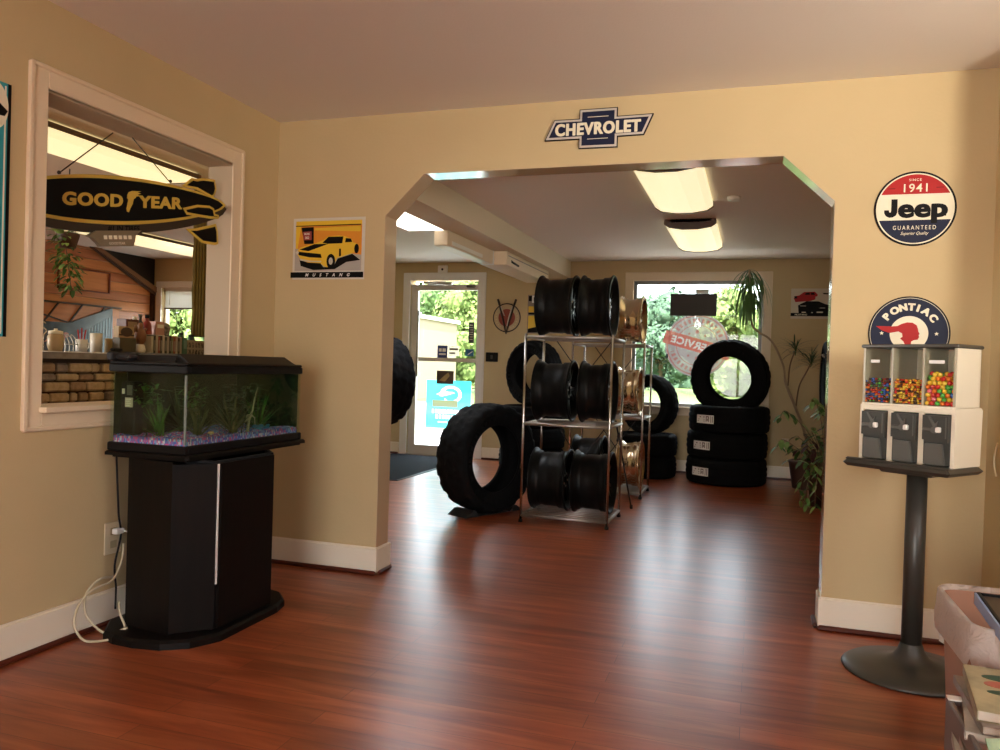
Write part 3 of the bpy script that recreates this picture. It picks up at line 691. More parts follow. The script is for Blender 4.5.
# body panels
P0=(.150,-1.195); P7=(.06,-1.0); P1=(.22,-1.208); P2=(.395,-1.235); P3=(.515,-1.115); P4=(.515,-.745); P5=(.40,-.62); P6=(.06,-.60)
mb=MB()
for (a,b) in ((P0,P1),(P1,P2),(P4,P5),(P5,P6),(P6,P7),(P7,P0)):
    a_=Vector((*a,0)); b_=Vector((*b,0)); d=(b_-a_).normalized(); nn=Vector((-d.y,d.x,0))*.014
    mb.prism([(a_.x,a_.y),(b_.x,b_.y),(b_.x+nn.x,b_.y+nn.y),(a_.x+nn.x,a_.y+nn.y)],.034,.700)
mb.build('side_panel',M['stand'],AS,off=off)
mb=MB(); mb.box(P3[0]-.03,P3[0]-.014,-1.115,-.745,.034,.70); mb.box(.36,.50,-1.12,-1.10,.034,.70); mb.build('inner_post',M['blackm'],AS,off=off)
def door(a,b,name='door',label=None):
    a_=Vector((*a,0)); b_=Vector((*b,0)); d=(b_-a_).normalized(); nn=Vector((-d.y,d.x,0))*.016
    mb=MB(); mb.prism([(a_.x,a_.y),(b_.x,b_.y),(b_.x+nn.x,b_.y+nn.y),(a_.x+nn.x,a_.y+nn.y)],.040,.692); o=mb.build(name,M['stand'],AS,off=off); return o
door(P2,(P3[0]-.004,P3[1]-.004)); door((P3[0]+.004,P3[1]+.014),(P4[0]+.004,P4[1]))
MB().box(.506,.513,-1.113,-1.106,.215,.690).build('door_edge_strip',M['white'],AS,off=off)
top=[(.05,-1.217),(.435,-1.217),(.447,-1.205),(.447,-.385),(.435,-.375),(.05,-.375)]
mb=MB(); bevpoly(top,mb,.709,.7265,.006); mb.build('top_board',M['stand'],AS,off=off)
mb=MB(); mb.prism(inset(top,.02),.700,.7092); mb.build('top_moulding',M['stand'],AS,off=off)

# aquarium
x0,x1,ya,yb=.060,.425,-1.205,-.40; z0=.727; zt=1.040
AQ=thing('aquarium','rectangular glass aquarium with black hood on the dark stand','aquarium',(.25,-.80,z0)); off=AQ.location
mb=MB()
def ringbox(mb,x0,x1,y0,y1,z0,z1,t,bev=.004):
    mb.box(x0,x1,y0,y0+t,z0,z1,bev=bev); mb.box(x0,x1,y1-t,y1,z0,z1,bev=bev); mb.box(x0,x0+t,y0+t,y1-t,z0,z1); mb.box(x1-t,x1,y0+t,y1-t,z0,z1,bev=bev)
ringbox(mb,x0-.006,x1+.006,ya-.006,yb+.006,z0,z0+.034,.02); mb.box(x0,x1,ya,yb,z0,z0+.008); mb.build('base_frame',M['black'],AQ,off=off)
mb=MB(); ringbox(mb,x0-.006,x1+.006,ya-.006,yb+.006,zt+.002,zt+.033,.022); mb.build('top_frame',M['black'],AQ,off=off)
for nm,b in (('front',(x1-.006,x1,ya,yb)),('near',(x0,x1-.006,ya,ya+.006)),('far',(x0,x1-.006,yb-.006,yb)),('back',(x0,x0+.006,ya+.006,yb-.006))):
    MB().box(b[0],b[1],b[2],b[3],z0+.02,zt+.01).build('glass_pane',M['tankglass'],AQ,off=off)
MB().box(x0+.007,x0+.010,ya+.012,yb-.012,z0+.01,zt).box(x0+.010,x1-.01,yb-.011,yb-.008,z0+.01,zt).build('background_sheet',mat('dark green aquarium background',(.004,.009,.006),.5,noise=(7,(.022,.034,.010))),AQ,off=off)
MB().box(x1-.0075,x1+.0004,ya-.0004,ya+.006,z0+.04,zt-.004).build('corner_seam',mat('silicone seam',(.18,.22,.20),.3),AQ,off=off)
# hood
mb=MB(); mb.box(x0-.003,x1+.004,ya-.004,yb+.004,zt+.032,zt+.046,bev=.005)
hp=[(ya+.02,zt+.044),(ya+.035,zt+.072),(ya+.09,zt+.080),(yb-.10,zt+.080),(yb-.03,zt+.062),(yb-.01,zt+.044)]
mb.prism(hp,x0+.02,x1-.075,axis='x'); mb.prism([(x1-.075,zt+.080),(x1-.075,zt+.044),(x1-.01,zt+.044),(x1-.03,zt+.055)],ya+.035,yb-.03,axis='y')
hd_=mb.build('hood',mat('worn black hood plastic',(.008,.006,.005),.5,spec=.2),AQ,off=off)
MB().box(x0+.002,x0+.03,ya-.03,ya+.10,zt+.044,zt+.082,bev=.008).box(x0+.03,x0+.10,ya-.012,ya+.09,zt+.046,zt+.076,bev=.01).build('filter_top',M['blackm'],AQ,off=off)
MB().box(x0+.012,x1-.007,ya+.007,yb-.012,z0+.05,zt-.008).build('water',M['water'],AQ,off=off)
# gravel bed
mb=MB(); nx,ny=60,120; gs=[]
gm_=[mat('blue gravel',(.05,.12,.55),.4),mat('pink gravel',(.62,.08,.30),.4),mat('white gravel',(.62,.62,.70),.4),mat('violet gravel',(.20,.12,.45),.4),mat('sky gravel',(.18,.38,.75),.4)]
for i in range(nx+1):
    for j in range(ny+1):
        mb.addv((x0+.013+(x1-x0-.022)*i/nx,ya+.008+(yb-ya-.022)*j/ny,z0+.052+.008*math.sin(i*.13+1)*math.cos(j*.06)+random.uniform(0,.007)))
for i in range(nx):
    for j in range(ny):
        a=i*(ny+1)+j; mb.addf((a,a+ny+1,a+ny+2,a+1),random.choice([0,0,1,1,2,3,4]) if j<55 else random.choice([0,4,4,2,3,0,1]),False)
for j in range(ny):
    ya_=ya+.008+(yb-ya-.022)*j/ny; yb_=ya+.008+(yb-ya-.022)*(j+1)/ny
    for q in range(4): mb.quad((x1-.0088,ya_,z0+.02+q*.010),(x1-.0088,yb_,z0+.02+q*.010),(x1-.0088,yb_,z0+.03+q*.010),(x1-.0088,ya_,z0+.03+q*.010),mi=random.choice([0,4,0,3,1,2]))
for i in range(nx):
    xa_=x0+.013+(x1-x0-.022)*i/nx; xb_=x0+.013+(x1-x0-.022)*(i+1)/nx
    for q in range(4): mb.quad((xa_,ya+.0078,z0+.02+q*.010),(xb_,ya+.0078,z0+.02+q*.010),(xb_,ya+.0078,z0+.03+q*.010),(xa_,ya+.0078,z0+.03+q*.010),mi=random.choice([1,1,0,2,3,4]))
mb.box(x0+.013,x1-.009,ya+.008,yb-.014,z0+.009,z0+.046,mi=0)
tag(mb.build('gravel',gm_),'blue, pink and white gravel covering the aquarium bottom','gravel',kind='stuff')
# in-tank equipment and plants
fl=thing('aquarium_filter','black internal filter box with white labels inside the aquarium near side','filter',(.108,-1.165,z0+.062))
MB().box(-.015,.055,-.022,.03,0,.215,bev=.008).build('body',M['black'],fl)
MB().box(.012,.048,-.026,-.0215,.112,.150).build('label',mat('filter label grey',(.55,.50,.42),.5),fl)
MB().box(.020,.044,-.026,-.0215,.160,.200).build('dark_label',M['greyl'],fl)
mb=MB()
for k,(a_,z_) in enumerate([(0,0),(0,.008),(0,.016),(0,.024)]): mb.box(.015,.015+.02+.006*(k%2),-.0268,-.0262,.118+z_,.121+z_)
mb.box(-.004,.007,-.026,-.0215,.165,.185)
mb.build('label_marks',M['whitep'],fl)
mb=MB(); mb.tube([(.01,-.015,.20),(.012,-.012,.23),(.008,-.01,.265)],.003,6); mb.build('filter_tube',M['black'],fl)
def leafstrip(mb,p,d,L,w,droop,n=5,mi=0,fold=.25):
    p=Vector(p); d=Vector(d).normalized(); side=d.cross(Vector((0,0,1)))
    if side.length<.1: side=Vector((1,0,0))
    side.normalize(); prev=None; up=side.cross(d)
    for k in range(n+1):
        t=k/n; ww=w*(math.sin(PI*(.12+.88*t)))**.7*.5 if t<1 else 0.0004
        c=[mb.addv(p+side*ww),mb.addv(p-up*ww*fold),mb.addv(p-side*ww)]
        if prev: mb.addf((prev[0],prev[1],c[1],c[0]),mi,True); mb.addf((prev[1],prev[2],c[2],c[1]),mi,True)
        prev=c; d=(d+Vector((0,0,-droop/n))).normalized(); p=p+d*(L/n); up=side.cross(d)
aqg=[mat('dark water plant green',(.020,.055,.012),.6),mat('bright water plant green',(.05,.17,.02),.6),mat('olive water plant',(.09,.10,.03),.6)]
pl=[((.20,-1.08),.20,1,16,'bright green'),((.30,-.98),.17,2,22,'olive'),((.34,-.80),.19,2,30,'spiky olive'),((.22,-.66),.22,0,30,'dark green'),((.33,-.60),.20,1,20,'leafy green'),((.24,-.50),.22,0,26,'dark green'),((.16,-.90),.23,0,30,'dark green')]
labs=['bright green water plant near the left pane of the aquarium','olive feathery water plant behind the near pane of the aquarium','spiky olive water plant low in the middle of the aquarium','tall dark green water plant at the back of the aquarium','leafy green water plant to the right of the pale ornament','dark green water plant in the far right corner of the aquarium','tall dark green water plant behind the corner seam of the aquarium']
for (xy,hh,mi,n,_),lb in zip(pl,labs):
    o=thing('water_plant',lb,'water plant',(xy[0],xy[1],z0+.055)); mb=MB()
    for k in range(n):
        a=random.uniform(0,2*PI); e=random.uniform(.5,1.45); leafstrip(mb,(random.uniform(-.015,.015),random.uniform(-.015,.015),0),(math.cos(a)*math.cos(e),math.sin(a)*math.cos(e),math.sin(e)),min(hh*random.uniform(.6,1.0),.09/max(.1,math.cos(e))),.012,.5,5)
    for k in range(n//2):
        a=random.uniform(0,2*PI); z=hh*random.uniform(.4,.95); leafstrip(mb,(0,0,z),(math.cos(a),math.sin(a),.4),.05,.014,.8,4)
    mb.build('leaves',aqg[mi],o); MB().tube([(0,0,-.005),(.004,0,hh*.5),(0,.004,hh*.9)],.002,5).build('stem',aqg[0],o)
for (x_,y_,lb) in ((.33,-1.02,'bright green floating leaves near the top of the aquarium'),(.18,-1.14,'bright green leaf cluster near the upper left of the aquarium'),(.37,-.78,'dark green leafy plant mass near the top right of the aquarium')):
    o=thing('water_plant',lb,'water plant',(x_,y_,z0+.055)); mb=MB()
    for k in range(40):
        a=random.uniform(0,2*PI); leafstrip(mb,(random.uniform(-.03,.03),random.uniform(-.05,.05),random.uniform(.13,.22)),(math.cos(a),math.sin(a),random.uniform(-.4,.6)),random.uniform(.02,.04),.014,.8,3)
    mb.build('leaves',aqg[1 if 'bright' in lb else 0],o); MB().tube([(0,0,-.005),(.01,.01,.1),(0,.02,.2)],.002,5).build('stem',aqg[0],o)
or_=thing('aquarium_ornament','pale branch-like ornament standing in the middle of the aquarium','ornament',(.36,-.70,z0+.055))
mb=MB(); mb.tube([(0,-.02,.0),(.0,-.012,.05),(.0,.012,.09),(0,.03,.16),(0,.05,.20)],[.008,.006,.004,.003,.002],6); mb.tube([(0,-.012,.06),(0,-.04,.045)],[.005,.003],6); mb.ellipsoid((0,-.015,.065),(.012,.012,.014),8,6,jit=.2); mb.tube([(0,0,.075),(0,.03,.06),(0,.035,.03)],[.004,.003,.002],5)
mb.build('branch',mat('pale ornament resin',(.42,.38,.22),.5),or_)
or2=thing('aquarium_ornament','bright blue jagged ornament lying on the gravel','ornament',(.36,-.62,z0+.058))
mb=MB()
for k in range(9): mb.ellipsoid((random.uniform(-.015,.015),random.uniform(-.035,.035),random.uniform(.0,.018)),(.010,.014,.008),7,5,jit=.3)
mb.build('rock',mat('blue ornament',(.05,.28,.50),.4),or2)
st_=MB().ellipsoid((.36,-.97,z0+.068),(.012,.016,.008),10,6,jit=.08).build('aquarium_stone',mat('pale orange stone',(.55,.36,.18),.6)); tag(st_,'pale orange stone on the gravel near the aquarium corner','stone')

# outlet, plug and cords on the left wall
ot=thing('wall_outlet','beige wall outlet left of the aquarium stand','outlet',(.0,-1.115,.352))
MB().box(0,.006,-.045,.045,-.066,.066,bev=.003).build('cover_plate',M['plate'],ot)
MB().box(.006,.008,-.017,.017,.012,.042).box(.006,.008,-.017,.017,-.042,-.012).build('socket',mat('beige socket',(.40,.33,.2),.4),ot)
pg=thing('plug','white plug pushed into the beige wall outlet','plug',(.008,-1.115,.379))
MB().box(0,.028,-.012,.030,-.012,.012,bev=.004).build('body',M['white'],pg)
MB().tube([(.025,.025,0),(.05,.04,-.01),(.06,.05,-.04)],.003,6).build('lead',M['white'],pg)
cp=[(.05,-1.105,.33),(.06,-1.12,.275),(.07,-1.15,.235),(.08,-1.20,.200),(.07,-1.28,.185),(.07,-1.34,.150),(.08,-1.375,.10),(.10,-1.385,.06),(.13,-1.37,.022),(.16,-1.32,.010),(.18,-1.26,.009),(.17,-1.215,.03),(.13,-1.20,.075),(.10,-1.175,.115)]
cp2=[(.05,-1.16,.205),(.06,-1.24,.215),(.06,-1.30,.175),(.07,-1.315,.11),(.10,-1.30,.055),(.14,-1.27,.020),(.20,-1.235,.040)]
def smoothpts(p,n=6):
    p=[Vector(q) for q in p]; out=[]
    for i in range(len(p)-1):
        a=p[max(i-1,0)];b=p[i];c=p[i+1];d=p[min(i+2,len(p)-1)]
        for k in range(n):
            t=k/n; out.append(.5*((2*b)+(c-a)*t+(2*a-5*b+4*c-d)*t*t+(3*b-a-3*c+d)*t**3))
    out.append(p[-1]); return out
o=MB().tube(smoothpts(cp),.0048,8).tube(smoothpts(cp2),.0048,8).build('looped_cord',M['cord']); tag(o,'beige cord looping over the baseboard beside the aquarium stand','cord')
o=MB().tube(smoothpts([(.025,-1.13,.72),(.022,-1.12,.62),(.025,-1.115,.52),(.022,-1.105,.44),(.03,-1.10,.36),(.05,-1.15,.25),(.04,-1.13,.15),(.12,-1.215,.10)]),.0042,7).build('aquarium_cord',M['black']); tag(o,'black cord hanging down behind the aquarium stand','cord')
o=MB().tube(smoothpts([(3.426,-.17,.865),(3.424,-.15,.83),(3.424,-.14,.795),(3.424,-.15,.76),(3.426,-.17,.735)]),.0035,7).build('hanging_cord',mat('pale cord',(.72,.6,.38),.5)); tag(o,'pale looped cord hanging on the right wall','cord')

# ------------------------------------------------------------------ wheels
def make_wheel(w=.265,r=.226,spokes=5,name='car_wheel',label='',group=None,bm=None,fm=None):
    t=thing(name,label,'wheel',group=group); h=w/2
    pr=[(-h,r),(-h+.006,r+.001),(-h+.012,r-.004),(-h+.016,r-.016),(-h+.040,r-.020),(-h+.048,r-.030),(-h+.075,r-.034),(-h+.085,r-.030),(-.01,r-.030),(h-.075,r-.028),(h-.066,r-.018),(h-.040,r-.018),(h-.018,r-.015),(h-.012,r-.004),(h-.006,r+.001),(h,r),
        (h,r-.010),(h-.020,r-.026),(h-.075,r-.038),(-h+.085,r-.042),(-h+.05,r-.042),(-h+.02,r-.028),(-h,r-.010)]
    MB().lathe(pr,44,axis='x',closed=True).build('barrel',bm,t)
    MB().lathe([(h-.002,r-.002),(h+.004,r-.004),(h+.004,r-.014),(h-.014,r-.022)],44,axis='x').build('lip',bm,t)
    xf=h-.045
    mb=MB(); mb.lathe([(xf-.04,0),(xf-.04,.070),(xf,.075),(xf+.012,.060),(xf+.012,.034),(xf-.006,.030),(xf-.006,0)],28,axis='x'); mb.build('hub',fm,t)
    for k in range(spokes):
        a=2*PI*k/spokes+.3; mb=MB(); mb.at(Matrix.Rotation(a,4,'X'))
        # twin spoke
        for s in (-1,1):
            A=(xf-.010,s*.010,.055); B=(h-.022,s*.040,r-.038)
            mb.prism([(A[1]-.011,A[2]),(A[1]+.011,A[2]),(B[1]+.010,B[2]),(B[1]-.010,B[2])],xf-.022,xf+.010,axis='x')
        mb.build('spoke',fm,t)
    mb=MB()
    for k in range(5):
        a=2*PI*k/5; mb.cyl((xf+.008,.048*math.cos(a),.048*math.sin(a)),(xf+.018,.048*math.cos(a),.048*math.sin(a)),.008,n=6)
    mb.build('lug_nut',M['steel'],t)
    return t
wh=make_wheel(.265,.226,5,label='gloss black wheel on the top shelf of the near rack, left one',group='wheels on the near rack',bm=M['bwheel'],fm=M['bwheel'])
whf=make_wheel(.222,.226,5,label='black wheel with machined grey spokes on the top shelf of the near rack, right one',group='wheels on the near rack',bm=M['bwheel'],fm=M['bwheelf'])
ZS=(.060,.715,1.335); rw=.2275
wh.location=(1.118,1.95,ZS[2]+rw); whf.location=(1.412,1.95,ZS[2]+rw)
copy_tree(wh,label='gloss black wheel on the middle shelf of the near rack, left one',loc=(1.112,1.95,ZS[1]+rw),rot=(.5,0,0))
c=copy_tree(whf,label='black wheel with bright spokes on the middle shelf of the near rack, right one',loc=(1.425,1.95,ZS[1]+rw),rot=(.9,0,0))
copy_tree(wh,label='gloss black wheel on the bottom shelf of the near rack, left one',loc=(1.105,1.95,ZS[0]+rw),rot=(1.1,0,0))
copy_tree(wh,label='gloss black wheel on the bottom shelf of the near rack, right one',loc=(1.415,1.95,ZS[0]+rw),rot=(.2,0,0))
gw=make_wheel(.20,.216,6,label='bronze wheel on the top shelf of the far rack',group='bronze wheels on the far rack',bm=M['gold'],fm=M['gold'])
gw.location=(1.452,3.35,1.335+.217)
copy_tree(gw,label='bronze wheel on the middle shelf of the far rack',loc=(1.44,3.35,.700+.217),rot=(.4,0,0))
copy_tree(gw,label='polished bronze wheel on the bottom shelf of the far rack',loc=(1.468,3.35,.055+.217),rot=(.8,0,0))
copy_tree(wh,label='small black wheel on the bottom shelf of the far rack, seen between the near wheels',loc=(1.10,3.35,.055+rw),rot=(0,0,0),group='wheels on the far rack')

def raster(cell,u0,u1,v0,v1,classify,mats,parent,z=0):
    bl={k:MB() for k in mats}
    nu=round((u1-u0)/cell); nv=round((v1-v0)/cell)
    for j in range(nv):
        run=None
        for i in range(nu+1):
            k=classify(u0+(i+.5)*cell,v0+(j+.5)*cell) if i<nu else None
            if run and run[0]!=k:
                a=u0+run[1]*cell; b=u0+i*cell; c=v0+j*cell
                bl[run[0]].quad((a,c,z),(b,c,z),(b,c+cell,z),(a,c+cell,z)); run=None
            if k is not None and run is None: run=(k,i)
    for k,(nm,mt) in mats.items():
        if bl[k].f: bl[k].build(nm,mt,parent)
def in_text(txt,x,y,h,bold=.03,sx=1.0,spacing=1.1):
    vs,fs,w,top=glyphs(txt,bold,spacing); k=h/top; X=x/(k*sx)+w/2; Y_=y/k+top/2
    if X<0 or X>w or Y_<-.3 or Y_>top+.3: return False
    for f in fs:
        p=[vs[i] for i in f]; 
        if X<min(q[0] for q in p) or X>max(q[0] for q in p): continue
        sg=[(p[(i+1)%len(p)][0]-p[i][0])*(Y_-p[i][1])-(p[(i+1)%len(p)][1]-p[i][1])*(X-p[i][0]) for i in range(len(p))]
        if all(q>=0 for q in sg) or all(q<=0 for q in sg): return True
    return False
# ------------------------------------------------------------------ racks
def make_rack(x0,x1,y0,y1,zs,label,group):
    t=thing('wheel_rack',label,'rack',((x0+x1)/2,(y0+y1)/2,0),group=group); off=t.location
    for (x,y) in ((x0,y0),(x1,y0),(x0,y1),(x1,y1)):
        o=MB().cyl((x,y,.012),(x,y,zs[2]+.012),.0095,n=12).build('post',M['chrome'],t,off=off)
        MB().cyl((x,y,0),(x,y,.02),.015,n=12).build('foot',M['black'],o,off=off)
    for z in zs:
        mb=MB(); zz=z-.012
        for a,b in (((x0,y0),(x1,y0)),((x1,y0),(x1,y1)),((x1,y1),(x0,y1)),((x0,y1),(x0,y0))):
            mb.cyl((*a,zz),(*b,zz),.011,n=8)
        for k in range(1,8):
            y=y0+(y1-y0)*k/8; mb.cyl((x0,y,zz+.004),(x1,y,zz+.004),.005,n=6)
        mb.build('shelf',M['steel'],t,off=off)
    mb=MB()
    for (za,zb) in ((zs[0],zs[1]),(zs[1],zs[2])):
        mb.cyl((x0+.1,y1+.008,zb-.02),(x1-.1,y1+.008,za+.05),.004,n=6); mb.cyl((x1-.1,y1+.014,zb-.02),(x0+.1,y1+.014,za+.05),.004,n=6)
    mb.build('cross_brace',M['blackm'],t,off=off)
    return t
make_rack(.945,1.565,1.69,2.20,ZS,'near chrome rack of black wheels standing beside the big knobbly tire','wheel racks')
make_rack(.97,1.60,3.10,3.60,(.055,.70,1.335),'far chrome rack holding bronze wheels behind the near rack','wheel racks')
rd=MB().cyl((1.60,2.60,.006),(1.515,2.235,.72),.007,n=8).cyl((1.60,2.60,.0),(1.599,2.596,.03),.012,n=8).build('metal_rod',M['blackm']); tag(rd,'thin black rod leaning on the right side of the near rack','rod')

# ------------------------------------------------------------------ tires
def make_tire(Ro,Wd,Rb,label,group=None,kind='road',sticker=False,name='tire'):
    t=thing(name,label,'tire',group=group); h=Wd/2; n=144 if kind=='mud' else 96
    g=.011 if kind=='mud' else .007
    T=[]
    # outer tread: cross-section stations
    ns=13
    for k in range(ns):
        u=-1+2*k/(ns-1); T.append((u*h*.86, Ro-.012*u*u))
    sideR=[(h*.97,Ro-.030),(h*1.0,Ro-.075),(h*.99,(Ro+Rb)/2),(h*.88,Rb+.035),(h*.74,Rb+.008),(h*.70,Rb)]
    inner=[(h*.58,Rb+.004),(h*.62,Rb+.03),(h*.80,(Ro+Rb)/2),(h*.80,Ro-.05),(h*.6,Ro-.022)]
    prof=T+sideR+inner+[(-a,b) for a,b in inner[::-1]]+[(-a,b) for a,b in sideR[::-1]]
    def rad(i,k,r):
        if i<ns:
            if kind=='mud':
                ph=(k+(i*5)//2)%6
                groove=(ph<2 and i not in (0,ns-1)) or i in (4,8)
                if i in (0,1,ns-2,ns-1): groove=(k%8)<3
                return r-(g if groove else 0)
            else:
                groove=i in (3,6,9) or (k%4==0 and i not in (5,7))
                return r-(g if groove else 0)
        if kind=='mud' and (i in (ns,ns+1,len(prof)-1,len(prof)-2)): return r-(.008 if k%8<3 else 0)
        return r
    MB().lathe(prof,n,axis='x',closed=True,rad=rad).build('casing',M['rubber'],t)
    mb=MB()
    for s in (-1,1):
        mb.lathe([(s*h*.998,(Ro+Rb)/2+.030),(s*(h*1.0+.003),(Ro+Rb)/2+.026),(s*(h*1.0+.003),(Ro+Rb)/2+.020),(s*h*.995,(Ro+Rb)/2+.016)],64,axis='x')
        for k in range(10):
            a=R(20+k*8) ; rr=(Ro+Rb)/2-.012
            mb.box(0,0,0,0,0,0) if False else None
            mb.at(Matrix.Rotation(a,4,'X')).box(s*(h*.985),s*(h*1.0+.002),-.008,.006,rr-.012,rr+.012).at(Matrix.Identity(4))
            mb.at(Matrix.Rotation(a+PI,4,'X')).box(s*(h*.985),s*(h*1.0+.002),-.008,.006,rr-.012,rr+.012).at(Matrix.Identity(4))
    mb.build('sidewall_ring',M['rubber'],t)
    if sticker:
        for_=MB(); a0=sticker-.25; a1=sticker+.25; K=12; w=.066
        for (ww,dr,mi) in ((w,.0022,0),):
            pts=[(a0+(a1-a0)*k/K) for k in range(K+1)]
            for A,B in zip(pts,pts[1:]):
                r_=Ro+dr
                for_.quad((-ww*.62,r_*math.cos(A),r_*math.sin(A)),(ww*.62,r_*math.cos(A),r_*math.sin(A)),(ww*.62,r_*math.cos(B),r_*math.sin(B)),(-ww*.62,r_*math.cos(B),r_*math.sin(B)))
        o=for_.build('paper_label',M['whitep'],t)
        mb=MB(); r_=Ro+.003
        for (f0,f1,xa,xb) in ((.05,.09,-.8,.8),(.14,.17,-.8,.8),(.25,.42,-.75,-.5),(.25,.29,-.5,.6),(.38,.42,-.5,.6),(.31,.36,-.2,.4),(.50,.93,.40,.62),(.50,.88,-.05,.15),(.50,.80,-.65,-.4)):
            A=a0+(a1-a0)*f0; B=a0+(a1-a0)*f1
            q=w*.60
            mb.quad((xa*q,r_*math.cos(A),r_*math.sin(A)),(xb*q,r_*math.cos(A),r_*math.sin(A)),(xb*q,r_*math.cos(B),r_*math.sin(B)),(xa*q,r_*math.cos(B),r_*math.sin(B)))
        mb.build('label_print',mat('label print brown',(.16,.10,.08),.6) if 'label print brown' not in bpy.data.materials else bpy.data.materials['label print brown'],o)
    return t
# big mud tire: axis (.88,-.47)
mt=make_tire(.412,.30,.250,'large knobbly off-road tire standing on the floor left of the wheel rack',kind='mud')
mt.location=(.600,1.93,.415); mt.rotation_euler=(0,0,R(-27))
ck=thing('tire_chock','low black wedge stand under the big knobbly tire','stand',(.600,1.93,0),rz=R(-27))
MB().prism([(-.16,0),(-.30,0),(-.23,.045),(-.20,.048)],-.10,.10,axis='y').at(Matrix.Rotation(PI/2,4,'Z')).build('wedge',M['blackm'],ck).rotation_euler=(0,0,PI/2)
MB().prism([(.16,0),(.30,0),(.23,.045),(.20,.048)],-.10,.10,axis='y').build('wedge',M['blackm'],ck).rotation_euler=(0,0,PI/2)
MB().box(-.09,.09,-.28,.28,0,.004).build('strap',M['blackm'],ck)
# stack of three by the window
SX,SY=2.255,4.60
ts=make_tire(.398,.258,.23,'black tire with paper label, lowest of the three-tire stack by the big window','labelled tires stacked by the window',sticker=R(0.01))
def lay(t,x,y,z,rz): t.location=(x,y,z); t.rotation_euler=(0,PI/2,rz)
# sticker azimuth: rotate so that it faces the camera side
def layrot(rz): return (Matrix.Rotation(rz,4,'Z')@Matrix.Rotation(PI/2,4,'Y')).to_euler()
az=R(-127)
ts.location=(SX,SY,.130); ts.rotation_euler=layrot(az-PI/2)
t2=copy_tree(ts,label='black tire with paper label, middle of the three-tire stack by the big window',loc=(SX+.0,SY,.389),rot=layrot(az-PI/2+.02))
t3=copy_tree(ts,label='black tire with paper label, top of the three-tire stack by the big window',loc=(SX+.015,SY-.01,.648),rot=layrot(az-PI/2+.06))
tt=make_tire(.396,.225,.225,'black tire standing upright on top of the three-tire stack in front of the window')
tt.location=(SX+.01,SY+.10,1.055); tt.rotation_euler=(Matrix.Rotation(R(6),4,'X')@Matrix.Rotation(R(78),4,'Z')).to_euler()
# stack of two and a standing one
sm=make_tire(.318,.222,.195,'small black tire, lower one of the two-tire stack left of the window','small tires stacked behind the far rack')
sm.location=(1.44,4.66,.112); sm.rotation_euler=layrot(0)
s2=copy_tree(sm,label='small black tire, upper one of the two-tire stack left of the window',loc=(1.445,4.66,.336),rot=layrot(.1))
s3=copy_tree(sm,label='small black tire standing on the two-tire stack behind the far rack',loc=(1.45,4.70,.752),rot=(Matrix.Rotation(R(62),4,'Z')).to_euler(),group='small tires stacked behind the far rack')
# stack behind big tire
lt=make_tire(.36,.225,.22,'black tire at the bottom of the stack behind the big knobbly tire','tires stacked on the far wall behind the racks')
lt.location=(.20,4.62,.114); lt.rotation_euler=layrot(0)
copy_tree(lt,label='middle tire of the stack behind the big knobbly tire',loc=(.205,4.62,.342),rot=layrot(.2))
copy_tree(lt,label='top lying tire of the stack behind the big knobbly tire',loc=(.20,4.62,.570),rot=layrot(.4))
copy_tree(lt,label='black tire standing on the stack left of the near rack, below the yellow poster',loc=(.20,4.62,1.04),rot=(Matrix.Rotation(R(60),4,'Z')).to_euler(),group='tires stacked on the far wall behind the racks')
# tire on a display stand behind the left jamb
dt=make_tire(.405,.25,.24,'large tire raised on a display stand behind the left side of the arch',kind='mud')
dt.location=(-.66,2.6,.95); dt.rotation_euler=(0,0,R(61))
ds=thing('display_stand','slim black display stand under the raised tire behind the arch','stand',(-.92,2.52,0))
MB().box(-.14,.14,-.14,.14,0,.02,bev=.005).build('foot_plate',M['blackm'],ds)
MB().box(-.03,.03,-.03,.03,.02,.56).build('column',M['blackm'],ds)
MB().cyl((0,0,.53),(.32,.08,.53),.014,n=10).cyl((0,0,.56),(.14,.03,.60),.012,n=10).build('cradle',M['blackm'],ds)
# tire hung on right wall
wt=make_tire(.36,.22,.22,'dark tire hung on the right wall above the plants')
wt.location=(3.215,4.2,1.08); wt.rotation_euler=(0,0,0)
hk=MB().cyl((3.43,4.2,1.29),(3.11,4.2,1.285),.012,n=8).cyl((3.11,4.2,1.285),(3.10,4.2,1.31),.012,n=8).box(3.415,3.43,4.15,4.25,1.25,1.33).build('wall_hook',M['steel']); tag(hk,'steel wall hook carrying the tire on the right wall','hook')

# ------------------------------------------------------------------ floor mat
fm=thing('door_mat','charcoal door mat on the floor inside the glass door','mat',(-1.14,4.1,0))
MB().box(-.50,.46,-1.05,.90,0,.010,bev=.004).build('pile',M['mat'],fm)
mb=MB(); mb.box(-.53,.49,-1.08,-1.05,0,.006); mb.box(-.53,.49,.90,.93,0,.006); mb.box(.46,.49,-1.05,.90,0,.006); mb.box(-.53,-.50,-1.05,.90,0,.006); mb.build('rubber_border',M['black'],fm)

